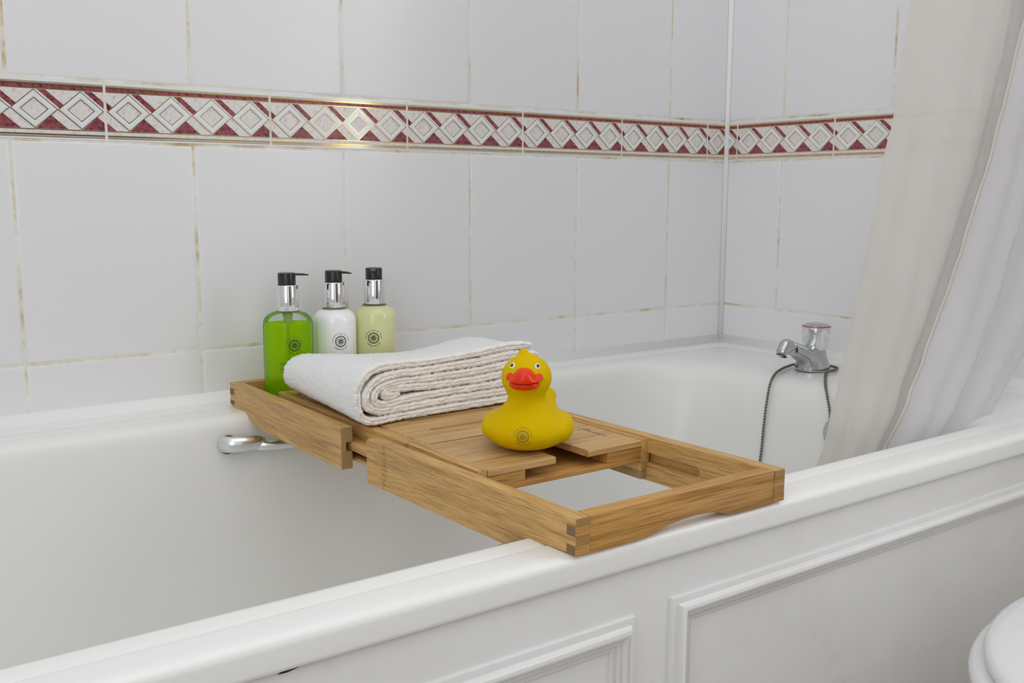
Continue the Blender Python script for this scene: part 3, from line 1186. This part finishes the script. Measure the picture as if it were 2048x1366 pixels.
SZ0, SZ1 = -0.0635, -0.0535
XLo, XRo = -0.9042, -0.6738
side_rail(fr_prof, XLo, XLo + FT, front_x, (-0.380, -0.602, SZ0, SZ1, -1))
side_rail(fr_prof, XRo, XRo - FT, front_x, (-0.380, -0.602, SZ0, SZ1, -1))
BXL, BXR = -0.9154, -0.6730
side_rail(bk_prof, BXL, BXL + FT, back_x, (-0.340, -0.118, SZ0, SZ1, 1))
side_rail(bk_prof, BXR, BXR - FT, back_x, (-0.340, -0.118, SZ0, SZ1, 1))


# end boards with the arched foot
def arch(xa, xb, zt, zb, l, c0, c1, r, zc):
    pts = [(xa, zb), (l, zb)]
    for t in (0.25, 0.5, 0.75):
        pts.append((l + (c0 - l) * t, zb + (zc - zb) * (3 * t * t - 2 * t ** 3)))
    pts += [(c0, zc), ((c0 + c1) / 2, zc + 0.0006), (c1, zc)]
    for t in (0.25, 0.5, 0.75):
        pts.append((c1 + (r - c1) * t, zc + (zb - zc) * (3 * t * t - 2 * t ** 3)))
    pts += [(r, zb), (xb, zb), (xb, zt), (xa, zt)]
    return pts


eb = arch(XLo + FT + 0.0002, XRo - FT - 0.0002, ZT, ZEND - 0.0006, -0.842, -0.797, -0.766, -0.733, -0.0600)
from_bm('end_board', bm_prism(eb, -0.684, -0.670, lambda u, v, ww: T3(front_x(u, ww), ww, v), 0.0006), MAT['bam_x'], tray, math.radians(40))
# the end board's outer skin reaches over the rail ends; finger joints show as end grain
for xo, xi in ((XLo, XLo + FT), (XRo, XRo - FT)):
    s = 1 if xi > xo else -1
    for z1, z0 in ((-0.0443, -0.0520), (-0.0588, ZEND + 0.0003)):
        a, b = sorted((xo - s * 0.0002, xi))
        tbox('joint_finger', (a, b, -0.6842, -0.6705, z0, z1), MAT['bam_x'], 0.0)
        a, b = sorted((xo - s * 0.00035, xo + s * 0.001))
        tbox('finger_end', (a, b, -0.6838, -0.6712, z0 + 0.0002, z1 - 0.0002), MAT['bam_end'], 0.0)
    for z1, z0 in ((ZT - 0.0006, -0.0440), (-0.0523, -0.0585)):
        a, b = sorted((xo + s * 0.0004, xi))
        tbox('finger_end', (a, b, -0.68455, -0.683, z0, z1), MAT['bam_finger'], 0.0)
bb = arch(BXL + FT + 0.0002, BXR - FT - 0.0002, ZT, ZEND - 0.0003, -0.845, -0.80, -0.77, -0.735, -0.0600)
from_bm('end_board', bm_prism(bb, -0.0480, -0.0345, lambda u, v, ww: T3(back_x(u, ww), ww, v), 0.0006), MAT['bam_x'], tray, math.radians(40))
for xo, xi in ((BXL - 0.0018, BXL + FT), (BXR, BXR - FT)):
    s = 1 if xi > xo else -1
    for z1, z0 in ((-0.0450, -0.0525), (-0.0595, -0.0645)):
        a, b = sorted((xo - s * 0.0003, xo + s * 0.002))
        tbox('finger_end', (a, b, -0.0475, -0.0350, z0, z1), MAT['bam_end'], 0.0)

# middle frame: two rails with runners, the book rest, the front deck with the glass slot
CZ = ZT - 0.0015
CX0, CX1 = -0.8895, -0.6895
CY0, CY1 = -0.5360, -0.1180
for xa, xb, s in ((CX0, CX0 + 0.0105, -1), (CX1 - 0.0105, CX1, 1)):
    tbox('runner_rail', (xa, xb, CY0, CY1, -0.0712, CZ), MAT['bam_y'], 0.0006)
    ro = sorted((CX0 - 0.0140 if s < 0 else CX1 + 0.0062, CX0 + 0.0005 if s < 0 else CX1 - 0.0005))
    tbox('runner', (ro[0], ro[1], CY0 + 0.03, CY1 - 0.01, -0.0628, -0.0542), MAT['bam_y'], 0.0003)
    fo = sorted((xa + 0.0005, xb - 0.0005))
    tbox('rail_foot', (fo[0], fo[1], CY0 + 0.001, CY1, -0.0790, -0.0714), MAT['bam_pale'], 0.0004)
    tbox('floor_strip', ((CX0 - 0.0085) if s < 0 else (CX1 - 0.0105), (CX0 + 0.0105) if s < 0 else (CX1 + 0.0085), -0.400, -0.3000, -0.0752, -0.0715), MAT['bam_y'], 0.0003)

IX0, IX1 = CX0 + 0.0105, CX1 - 0.0105
# front deck (two pieces of one board level) over blocks and a lower shelf
PZ1, PZ0 = CZ - 0.0006, CZ - 0.0068
deck = box('deck_board', (IX0 + TL.x + 0.0002, IX1 + TL.x - 0.0002, -0.5368 + TL.y, -0.4335 + TL.y, PZ0 + TL.z, PZ1 + TL.z), MAT['bam_deck'], tray, 0.0007)
gs = [(-0.805, -0.560), (-0.767, -0.560), (-0.767, -0.485)]
for k in range(13):
    a = -0.60 + (PI + 1.2) * k / 12
    gs.append((-0.786 + 0.0235 * math.cos(a), -0.472 + 0.0235 * math.sin(a)))
gs.append((-0.805, -0.485))
cut(deck, [bm_prism(gs, PZ0 - 0.01, PZ1 + 0.01, lambda u, v, ww: T3(u, v, ww))])
deck.data.polygons.foreach_set('use_smooth', [False] * len(deck.data.polygons))
tbox('spacer_block', (IX0 + 0.0002, -0.838, -0.5355, -0.440, -0.0566, PZ0), MAT['bam_x'], 0.0004)
tbox('spacer_block', (-0.7430, IX1 - 0.0002, -0.5355, -0.440, -0.0566, PZ0), MAT['bam_x'], 0.0004)
tbox('lower_shelf', (IX0 + 0.0002, IX1 - 0.0002, -0.5355, -0.436, -0.0618, -0.0566), MAT['bam_x'], 0.0005)


# book rest: bevelled board with two long slots
def stadium(x0, x1, yc, r):
    pts = []
    for k in range(9):
        a = PI / 2 + PI * k / 8
        pts.append((x0 + r + r * math.cos(a), yc + r * math.sin(a)))
    for k in range(9):
        a = -PI / 2 + PI * k / 8
        pts.append((x1 - r + r * math.cos(a), yc + r * math.sin(a)))
    return pts


def chamfered(x0, x1, y0, y1, z0, z1, c):
    bm = bmesh.new()
    lo = [bm.verts.new(T3(x, y, z0)) for x, y in ((x0, y0), (x1, y0), (x1, y1), (x0, y1))]
    mi = [bm.verts.new(T3(x, y, z1 - 0.0035)) for x, y in ((x0, y0), (x1, y0), (x1, y1), (x0, y1))]
    hi = [bm.verts.new(T3(x, y, z1)) for x, y in ((x0 + c, y0), (x1 - c, y0), (x1 - c, y1), (x0 + c, y1))]
    bm.faces.new(lo[::-1])
    bm.faces.new(hi)
    for a, b in ((lo, mi), (mi, hi)):
        for i in range(4):
            bm.faces.new((a[i], a[(i + 1) % 4], b[(i + 1) % 4], b[i]))
    return bm


rest = from_bm('book_rest', chamfered(IX0 + 0.0020, IX1 - 0.0020, -0.4318, -0.145, CZ - 0.0085, CZ - 0.0004, 0.0042), MAT['bam_deck'], tray)
cut(rest, [bm_prism(stadium(-0.843, -0.734, yc, 0.0054), CZ - 0.02, CZ + 0.01, lambda u, v, ww: T3(u, v, ww)) for yc in (-0.3840, -0.3370, -0.29, -0.243)])
tbox('cross_bar', (IX0 + 0.0002, IX1 - 0.0002, -0.1440, CY1, -0.0520, CZ - 0.0004), MAT['bam_deck'], 0.0006)
tbox('back_lip', (IX0 + 0.0002, IX1 - 0.0002, -0.425, -0.400, -0.058, CZ - 0.0090), MAT['bam_x'], 0.0004)

# burnt-in script mark on the right of the deck
br = Flat()
rnd = random.Random(11)
def squig(pts, wd):
    P = catmull([(x, y, 0) for x, y in pts], 6)
    for a, b in zip(P, P[1:]):
        br.bar(a.x, a.y, b.x, b.y, wd)
squig([(-0.0055, 0.0290), (-0.002, 0.0318), (0.0020, 0.0300), (0.0030, 0.0262), (0.0, 0.0235)], 0.0010)
squig([(0.0005, 0.0300), (0.0006, 0.0230)], 0.0012)
squig([(0.0015, 0.0215), (-0.0012, 0.0200), (-0.0006, 0.0176), (0.0016, 0.0178)], 0.0009)
squig([(0.0014, 0.0162), (-0.0010, 0.0146), (0.0016, 0.0128), (-0.0008, 0.0116)], 0.0009)
squig([(0.0014, 0.0098), (-0.0012, 0.0080), (0.0016, 0.0066), (-0.0004, 0.0046)], 0.0011)
squig([(0.0012, 0.0030), (-0.0008, 0.0012), (0.0012, -0.0006)], 0.0009)
vs = [T3(-0.7170 + x * 1.3, -0.5040 + y * 1.15, PZ1 + 0.00012) for x, y in br.v]
from_data('brand_mark', vs, br.f, MAT['burn'], deck and tray)

# ------------------------------------------------------------------ towel
towel = empty('folded_towel', (-0.78, -0.24, CZ + 0.001), 'white terry hand towel folded thick on the bamboo tray', 'towel')


def towel_mesh():
    # one sheet spiralled: centre line in (x, z), from the inner curl outwards; t = thickness
    t = 0.0098
    lev = lambda k: t / 2 + k * t * 0.985           # heights of the six layers
    xr = 0.225
    pts = []
    # inner end: short curl at the left, then right
    pts += [(0.055, lev(2.75)), (0.046, lev(2.55)), (0.038, lev(2.62)), (0.034, lev(3.0)), (0.040, lev(3.35)), (0.060, lev(3.22)), (0.10, lev(3.08)), (0.15, lev(3.02)), (xr - 0.010, lev(3.0))]
    pts += [(xr + 0.002, lev(2.75)), (xr + 0.001, lev(2.2)), (xr - 0.012, lev(2.0))]
    pts += [(0.15, lev(2.0)), (0.09, lev(1.98)), (0.055, lev(1.85)), (0.036, lev(1.75)), (0.0245, lev(2.1)), (0.0205, lev(2.75)), (0.0240, lev(3.5)), (0.036, lev(3.95)), (0.060, lev(4.05)), (0.10, lev(4.02)), (0.15, lev(4.0)), (xr - 0.012, lev(4.0))]
    pts += [(xr + 0.006, lev(3.7)), (xr + 0.012, lev(2.5)), (xr + 0.006, lev(1.3)), (xr - 0.012, lev(1.0))]
    pts += [(0.15, lev(1.0)), (0.09, lev(1.0)), (0.050, lev(0.98)), (0.028, lev(1.15)), (0.0145, lev(1.85)), (0.0100, lev(2.75)), (0.0140, lev(3.9)), (0.028, lev(4.75)), (0.055, lev(5.02)), (0.10, lev(5.02)), (0.15, lev(5.0)), (xr - 0.004, lev(5.0))]
    pts += [(xr + 0.014, lev(4.7)), (xr + 0.0215, lev(2.5)), (xr + 0.014, lev(0.3)), (xr - 0.004, lev(0.0))]
    pts += [(0.15, lev(0)), (0.09, lev(0)), (0.050, lev(0)), (0.018, lev(0.12)), (0.0035, lev(1.1)), (0.0, lev(2.75)), (0.0030, lev(4.6)), (0.016, lev(5.75)), (0.046, lev(6.03)), (0.10, lev(6.03)), (0.15, lev(6.0)), (xr + 0.006, lev(6.0))]
    C = catmull([(x, 0, z) for x, z in pts], 5)
    C = resample(C, 0.0034)
    n = len(C)
    L, Rr = [], []
    for i, p in enumerate(C):
        tg = (C[min(i + 1, n - 1)] - C[max(i - 1, 0)]).normalized()
        nm = Vector((-tg.z, 0, tg.x))
        hw = t * 0.465
        if i < 3 or i > n - 4:
            hw *= 0.75
        L.append(p + nm * hw)
        Rr.append(p - nm * hw)
    outline = L + Rr[::-1]
    m = len(outline)
    ny = 26
    y0, y1 = -0.097, 0.103            # near face / far face, from the root
    rndn = np.random.RandomState(4)
    vs, fs = [], []
    from mathutils import noise as mn
    for j in range(ny + 1):
        v = j / ny
        for i, p in enumerate(outline):
            x, z = p.x, p.z
            u = x / 0.24
            # height: lower at the near left end, falling towards the back
            H = 0.86 + 0.09 * min(1, max(0, u / 0.45))
            H *= 1.0 - (0.42 - 0.16 * math.exp(-(u / 0.22) ** 2)) * v
            H *= 1 + 0.16 * math.exp(-((u - 0.90) / 0.13) ** 2) * (v ** 2) * (z / 0.06)
            # left flank leans in with depth, the right end runs further out at the back
            xs = x + 0.020 * v * (1 - u) + 0.060 * v * u
            ys = y0 + (y1 - y0) * v - 0.012 * math.exp(-(u / 0.16) ** 2) * (1 - v) + 0.022 * u * (1 - v) * 0.5
            wob = mn.noise(Vector((x * 16, v * 3.0, z * 42))) * 0.0026
            sag = 0.0022 * math.sin(x * 34 + 1.0) * (z / 0.06)
            edge = 0.0016 * mn.noise(Vector((x * 60, z * 160, 3 + v * 2)))
            vs.append((xs - 0.125, ys + edge * (1 if j in (0, ny) else 0.2), max(0.0003, z * H + (wob + sag) * (z / 0.06 + 0.05))))
    for j in range(ny):
        for i in range(m):
            i2 = (i + 1) % m
            fs.append((j * m + i, j * m + i2, (j + 1) * m + i2, (j + 1) * m + i))
    mi = [0] * len(fs)
    # the cut faces front and back: every layer is a doubled edge with a crease between
    for j, flip in ((0, True), (ny, False)):
        base = len(vs)
        sg = -1 if j == 0 else 1
        for i in range(n):
            a = Vector(vs[j * m + i])
            b = Vector(vs[j * m + (m - 1 - i)])
            wv = 0.0007 * mn.noise(Vector((a.x * 120, a.z * 120, 9)))
            for t_, d_ in ((0.10, 0.0016), (0.28, 0.0026), (0.44, 0.0024), (0.50, 0.0017), (0.56, 0.0024), (0.72, 0.0026), (0.90, 0.0016)):
                c = a.lerp(b, t_)
                c.y += sg * (d_ + wv)
                vs.append(tuple(c))
        for i in range(n - 1):
            ra = [j * m + i] + [base + i * 7 + q for q in range(7)] + [j * m + (m - 1 - i)]
            rb = [j * m + i + 1] + [base + (i + 1) * 7 + q for q in range(7)] + [j * m + (m - 2 - i)]
            for q in range(8):
                qd = (ra[q], rb[q], rb[q + 1], ra[q + 1])
                fs.append(qd[::-1] if flip else qd)
                mi.append(1)
    return vs, fs, mi


v_, f_, m_ = towel_mesh()
tw = from_data('folded_cloth', v_, f_, [MAT['towel'], MAT['toweledge']], towel, True, m_)
# terry loops: real relief on the cloth
tex = bpy.data.textures.new('terry', 'CLOUDS')
tex.noise_scale = 0.0035
sub = tw.modifiers.new('sub', 'SUBSURF')
sub.subdivision_type = 'SIMPLE'
sub.levels = sub.render_levels = 1
dsp = tw.modifiers.new('terry', 'DISPLACE')
dsp.texture = tex
dsp.strength = 0.0028
dsp.mid_level = 0.5

# ------------------------------------------------------------------ duck
duck = empty('rubber_duck', (-0.8035, -0.4920, PZ1 + 0.0004), 'yellow rubber duck with a red bill on the front of the bamboo tray', 'toy', rz=math.radians(-43))


def f_duck(X, Y, Z):
    b = ell(X, Y, Z, (0, 0.004, 0.0172), (0.0398, 0.046, 0.0188))
    wings = np.minimum(ell(X, Y, Z, (0.0322, 0.008, 0.0180), (0.0105, 0.028, 0.0122)), ell(X, Y, Z, (-0.0322, 0.008, 0.0180), (0.0105, 0.028, 0.0122)))
    chest = ell(X, Y, Z, (0, -0.010, 0.023), (0.025, 0.027, 0.0185))
    neck = caps(X, Y, Z, (0, -0.006, 0.026), (0, -0.007, 0.058), 0.0160, 0.0110)
    head = ell(X, Y, Z, (0, -0.008, 0.0665), (0.0229, 0.0226, 0.0212))
    tuft = caps(X, Y, Z, (-0.0015, -0.005, 0.0830), (-0.0032, -0.0065, 0.0885), 0.0062, 0.0042)
    tail = caps(X, Y, Z, (0.006, 0.022, 0.022), (0.0150, 0.040, 0.0400), 0.0200, 0.0085)
    d = smin(b, chest, 0.014)
    d = smin(d, wings, 0.0050)
    d = smin(d, neck, 0.021)
    d = smin(d, tail, 0.012)
    d = smin(d, head, 0.0075)
    d = smin(d, tuft, 0.0045)
    # flat foot with a rounded edge
    k = 0.006
    pl = 0.0006 - Z
    h = np.clip(0.5 - 0.5 * (d - pl) / k, 0, 1)
    return d * (1 - h) + pl * h + k * h * (1 - h)


v_, f_ = nets(f_duck, (-0.052, -0.056, -0.004), (0.052, 0.072, 0.104), (78, 96, 81))
dk = from_data('duck_body', v_, f_, MAT['duck'], duck, True)
bvh = BVHTree.FromPolygons([Vector(v) for v in v_], f_)


def f_beak(X, Y, Z):
    Z = Z + 0.0016
    up = ell(X, Y, Z, (0, -0.0300, 0.0722), (0.0098, 0.0125, 0.0082))
    wide = ell(X, Y, Z, (0, -0.0290, 0.0688), (0.0148, 0.0125, 0.0034))
    cor = np.minimum(ell(X, Y, Z, (0.0132, -0.0256, 0.0708), (0.0034, 0.0055, 0.0042)), ell(X, Y, Z, (-0.0132, -0.0256, 0.0708), (0.0034, 0.0055, 0.0042)))
    u = smin(smin(up, wide, 0.0045), cor, 0.003)
    u = np.maximum(u, 0.0676 + 0.00022 * (X / 0.004) ** 2 * 0.6 - Z)      # mouth line, turned up at the corners
    lo = ell(X, Y, Z, (0, -0.0276, 0.0652), (0.0138, 0.0124, 0.0056))
    lo = np.maximum(lo, Z - 0.0668 - 0.00022 * (X / 0.004) ** 2 * 0.6)
    return np.minimum(u, lo)


vb, fb = nets(f_beak, (-0.020, -0.046, 0.056), (0.020, -0.012, 0.083), (100, 84, 68))
from_data('bill', vb, fb, MAT['beak'], duck, True)


def on_duck(x, z):
    hit = bvh.ray_cast(Vector((x, -0.2, z)), Vector((0, 1, 0)))
    return hit[0], hit[1]


for sx in (-1, 1):
    p, nrm = on_duck(sx * 0.0113, 0.0793)
    q = Vector((0, 0, 1)).rotation_difference(nrm)
    e = lathe('eye', [(0.0, 0.0009), (0.0012, 0.0008), (0.0021, 0.0005), (0.0024, 0.0), (0.0024, -0.0008), (0.0, -0.0008)], MAT['eyewhite'], duck, 24)
    e.location = p
    e.rotation_mode = 'QUATERNION'
    e.rotation_quaternion = q
    e.scale = (1.05, 1.4, 1)
    pu = lathe('pupil', [(0.0, 0.0013), (0.0008, 0.0012), (0.0014, 0.0008), (0.0015, 0.0004), (0.0, 0.0004)], MAT['pupil'], e, 20)
    pu.location = (0.0001 * sx, 0.0, 0.0)
lg = Flat()
lg.wheel(0.0056)
vs = []
for x, y in lg.v:
    p, nrm = on_duck(x + 0.0005, 0.0192 + y)
    vs.append(tuple(p + nrm * 0.00012))
from_data('wheel_logo', vs, lg.f, MAT['brownink'], duck)


# ------------------------------------------------------------------ pump bottles
def bottle(label, x, y, r, liquid, level, nozzle_ang, logo_off, kind, ztop):
    cam_ang = math.atan2(-1.21018 - y, -1.34441 - x)
    zb = ZR + 0.0002
    root = empty('pump_bottle', (x, y, zb), label, 'bottle', 'pump bottles at the back of the bath tray')
    Hc = ztop - zb                       # overall height
    c0, c1 = Hc - 0.0145, Hc - 0.0450     # top and bottom of the chrome collar
    sh = c1 - 0.0015                      # neck
    body = [(0.0, 0.0), (r - 0.004, 0.0), (r - 0.001, 0.0012), (r, 0.005), (r, sh - 0.0165), (r - 0.0006, sh - 0.0120), (r - 0.0028, sh - 0.0075), (r - 0.0068, sh - 0.0036), (r - 0.0118, sh - 0.0014), (0.0138, sh), (0.0128, sh + 0.003), (0.0, sh + 0.003)]
    ri = r - 0.0009
    if kind == 'full':
        # filled to the neck: the wall takes the colour of the lotion, only the shoulder's top is empty and clear
        lathe('bottle_body', body[:9] + [(r - 0.0118, sh - 0.0030), (0.0, sh - 0.0030)], liquid, root, 64)
        lathe('clear_shoulder', [(r - 0.0100, sh - 0.0021), (r - 0.0118, sh - 0.0014), (0.0138, sh), (0.0128, sh + 0.003), (0.0, sh + 0.003)], MAT['clear'], root, 64)
    else:
        lathe('bottle_body', body, MAT['clear'], root, 64)
        inner = [(0.0, 0.0010), (ri - 0.004, 0.0010), (ri - 0.001, 0.002), (ri, 0.0055), (ri, level - 0.0005), (ri - 0.0006, level), (0.0, level)]
        lathe('soap', inner, liquid, root, 64)
        lathe('dip_tube', [(0.0, 0.006), (0.0026, 0.006), (0.0026, sh - 0.016), (0.0050, sh - 0.015), (0.0056, sh - 0.006), (0.0064, sh - 0.004), (0.0064, sh + 0.002), (0.0, sh + 0.002)], MAT['diptube'], root, 20)
    col = lathe('collar', [(0.0, c1 - 0.0006), (0.0134, c1 - 0.0006), (0.0136, c1 + 0.0006), (0.0136, c0 - 0.0012), (0.0130, c0 - 0.0002), (0.0118, c0), (0.0116, c0 - 0.0015), (0.0, c0 - 0.0015)], MAT['chrome'], root, 48)
    # pump head with its nozzle
    hd = lathe('pump_head', [(0.0, c0 - 0.0012), (0.0106, c0 - 0.0012), (0.0106, Hc - 0.0014), (0.0102, Hc - 0.0004), (0.0092, Hc), (0.0, Hc)], MAT['blackcap'], root, 40)
    prof = [(0.004, -0.0030), (0.013, -0.0018), (0.0262, -0.0020), (0.0266, -0.0008), (0.020, 0.0006), (0.004, 0.0012)]
    nb = bm_prism([(u, v) for u, v in prof], -0.0036, 0.0036, lambda u, v, ww: (u, ww * (1.0 if u < 0.015 else 0.72), Hc - 0.0016 + v), 0.0006)
    nz = from_bm('nozzle', nb, MAT['blackcap'], root, math.radians(40))
    nz.rotation_euler = (0, 0, nozzle_ang)
    # print
    pr = Flat()
    zl = 0.0795 if kind != 'full' else 0.0782
    pr.wheel(0.0071, 0, zl)
    vs_, fs_ = text2d('organic lifestyle', 0.0058)
    wd = max(p[0] for p in vs_)
    pr.add(vs_, fs_, -wd / 2, zl - 0.0235)
    vs_, fs_ = text2d('with vegetable', 0.0044)
    pr.add(vs_, fs_, -wd / 2 - 0.0005, zl - 0.0295)
    pr.on_cylinder('front_print', r + 0.00012, cam_ang + logo_off, MAT['ink'], root)
    if kind != 'full':
        bk = Flat()
        rd = random.Random(5)
        for k in range(18):
            yy = 0.0960 - k * 0.0029
            bk.ticks(-0.0400, yy, -0.0400 + rd.uniform(0.020, 0.036), 0.0018, rd)
        for k, (xa, xb) in enumerate(((0.006, 0.040), (0.004, 0.036), (0.000, 0.040), (0.020, 0.040))):
            bk.ticks(xa, (0.0555, 0.0470, 0.0330, 0.0230)[k], xb, 0.0021, rd)
        bk.on_cylinder('back_print', r - 0.0004, cam_ang + PI, MAT['greenprint'], root, mirror=1)
    return root


bottle('clear pump bottle of bright green soap, leftmost of the three', -0.8600, -0.0835, 0.0298, MAT['green'], 0.1030, math.radians(-30), 0.24, 'part', 0.0975)
bottle('pump bottle of white lotion between the green and yellow bottles', -0.7965, -0.0800, 0.0268, MAT['lotion'], 0, math.radians(-62), 0.27, 'full', 0.0975)
bottle('pump bottle of pale yellow-green soap, rightmost of the three', -0.7400, -0.0800, 0.0274, MAT['creamsoap'], 0, math.radians(-122), -0.06, 'full', 0.0985)

# ------------------------------------------------------------------ shower curtain
curtain = empty('shower_curtain', (-0.25, -0.60, -0.25), 'translucent cream shower curtain hanging into the tap end of the bath', 'curtain')
CO = Vector((0.25, 0.60, 0.25))


def lerp_tab(tab, z):
    for (z0, a), (z1, b) in zip(tab, tab[1:]):
        if z <= z0 and z >= z1:
            return a + (b - a) * (z0 - z) / (z0 - z1)
    return tab[-1][1] if z < tab[-1][0] else tab[0][1]


XLt = [(1.3, -0.1985), (0.7, -0.3085), (0.388, -0.381), (0.268, -0.3992), (0.222, -0.4145), (0.136, -0.434), (0.0655, -0.4521), (-0.03, -0.4822), (-0.0693, -0.4913), (-0.26, -0.5355)]
XHt = [(1.30, -0.100), (0.397, -0.176), (0.232, -0.232), (0.165, -0.265), (0.065, -0.309), (-0.02, -0.358), (-0.077, -0.390), (-0.26, -0.480)]
XRt = [(1.30, -0.012), (0.30, -0.015), (0.15, -0.030), (0.06, -0.070), (0.003, -0.115), (-0.03, -0.150), (-0.087, -0.199), (-0.26, -0.320)]
from mathutils import noise as mnoise


def sheet(name, ta, tb, ext, y0, folds, seed, mat, nx=110, nz=90, fold=None):
    vs, fs = [], []
    for j in range(nz + 1):
        z = 1.30 - (1.30 + 0.26) * (j / nz) ** 0.8
        xa, xb = lerp_tab(ta, z), lerp_tab(tb, z) + ext
        lean = 0.0 if z > -0.05 else 0.035 * min(1, (-0.05 - z) / 0.2)
        for i in range(nx + 1):
            s = i / nx
            x = xa + (xb - xa) * s
            y = y0 + lean
            if fold is not None:
                e = fold - s
                y -= 0.013 * (math.exp(-e / 0.16) if e > 0 else max(0.0, 1 + e / 0.012))
            for amp, fr, ph in folds:
                y += amp * math.sin(2 * PI * fr * s + ph + 0.5 * z)
            y += 0.007 * mnoise.noise(Vector((x * 11 + seed, z * 2.4, seed))) + 0.0022 * mnoise.noise(Vector((x * 45 + z * 12, z * 11, seed + 5)))
            vs.append((x + CO.x, y + CO.y, z + CO.z))
    for j in range(nz):
        for i in range(nx):
            a = j * (nx + 1) + i
            fs.append((a, a + nx + 1, a + nx + 2, a + 1))
    return from_data(name, vs, fs, mat, curtain, True), vs, nx, nz


# the rear layer runs on behind the front one
c1, cv, nx_, nz_ = sheet('curtain_sheet', XLt, XHt, 0.05, -0.590, ((0.004, 1.3, 0.4), (0.0012, 4.0, 1.0)), 2.0, MAT['curtain'])
c2, cv2, _, _ = sheet('curtain_sheet', XHt, XRt, 0.0, -0.603, ((0.006, 1.7, 2.2), (0.0015, 5.0, 0.3)), 8.0, MAT['curtain2'], fold=0.355)
# stitched hem down the front layer's edge
hv, hf = [], []
for j in range(nz_ + 1):
    p = Vector(cv2[j * (nx_ + 1)])
    zz = p.z - CO.z
    wv = 0.0005 * math.sin(zz * 160) + 0.0006 * math.sin(zz * 61 + 1)
    w_ = 0.0050
    hv += [(p.x - 0.0015 + wv, p.y - 0.0012, p.z), (p.x + wv + w_ * 0.3, p.y - 0.0020, p.z), (p.x + wv + w_, p.y - 0.0016, p.z), (p.x + wv + w_, p.y - 0.0006, p.z)]
for j in range(nz_):
    for k in range(3):
        a = j * 4 + k
        hf.append((a, a + 4, a + 5, a + 1))
from_data('curtain_hem', hv, hf, MAT['hem'], curtain, True)
rail = tube('curtain_rail', [Vector((-1.78 + 1.776 * k / 20, -0.60, 1.315)) for k in range(21)], 0.0125, MAT['chrome'], None, 16)
rail['label'] = 'chrome curtain rail over the bath holding the shower curtain'
rail['category'] = 'rail'

# ------------------------------------------------------------------ toilet
toilet = empty('toilet', (-0.42, -0.93, FLOOR), 'white toilet with closed lid beside the bath panel', 'toilet')


def oval(name, a, b, prof, mat, xoff=0.0, seg=72, egg=0.0):
    """rounded oval body: prof is a list of (scale inset, z)"""
    vs, fs = [], []
    for ins, z in prof:
        for k in range(seg):
            t = 2 * PI * k / seg
            vs.append((xoff + (a - ins) * math.cos(t) * (1 if math.cos(t) < 0 else 1 - egg), (b - ins) * math.sin(t), z))
    n = len(prof)
    for i in range(n - 1):
        for k in range(seg):
            k2 = (k + 1) % seg
            fs.append((i * seg + k, i * seg + k2, (i + 1) * seg + k2, (i + 1) * seg + k))
    fs.append(tuple(range(seg))[::-1])
    fs.append(tuple((n - 1) * seg + k for k in range(seg)))
    return from_data(name, vs, fs, mat, toilet, True)


ZS = -0.200 - FLOOR
oval('bowl', 0.205, 0.165, [(0.095, 0.0), (0.09, 0.03), (0.085, 0.12), (0.06, 0.22), (0.02, 0.32), (0.004, ZS - 0.04), (0.0, ZS - 0.022), (0.004, ZS - 0.019)], MAT['ceramic'])
oval('seat', 0.220, 0.175, [(0.010, ZS - 0.018), (0.003, ZS - 0.016), (0.0, ZS - 0.011), (0.0015, ZS - 0.005), (0.006, ZS - 0.001), (0.014, ZS), (0.06, ZS + 0.0005)], MAT['ceramic'])
oval('lid', 0.214, 0.163, [(0.014, ZS + 0.0008), (0.004, ZS + 0.0024), (0.0006, ZS + 0.006), (0.0, ZS + 0.0095), (0.0016, ZS + 0.0138), (0.006, ZS + 0.0168), (0.016, ZS + 0.0190), (0.05, ZS + 0.0215), (0.10, ZS + 0.0225), (0.15, ZS + 0.023)], MAT['ceramic'], 0.002)
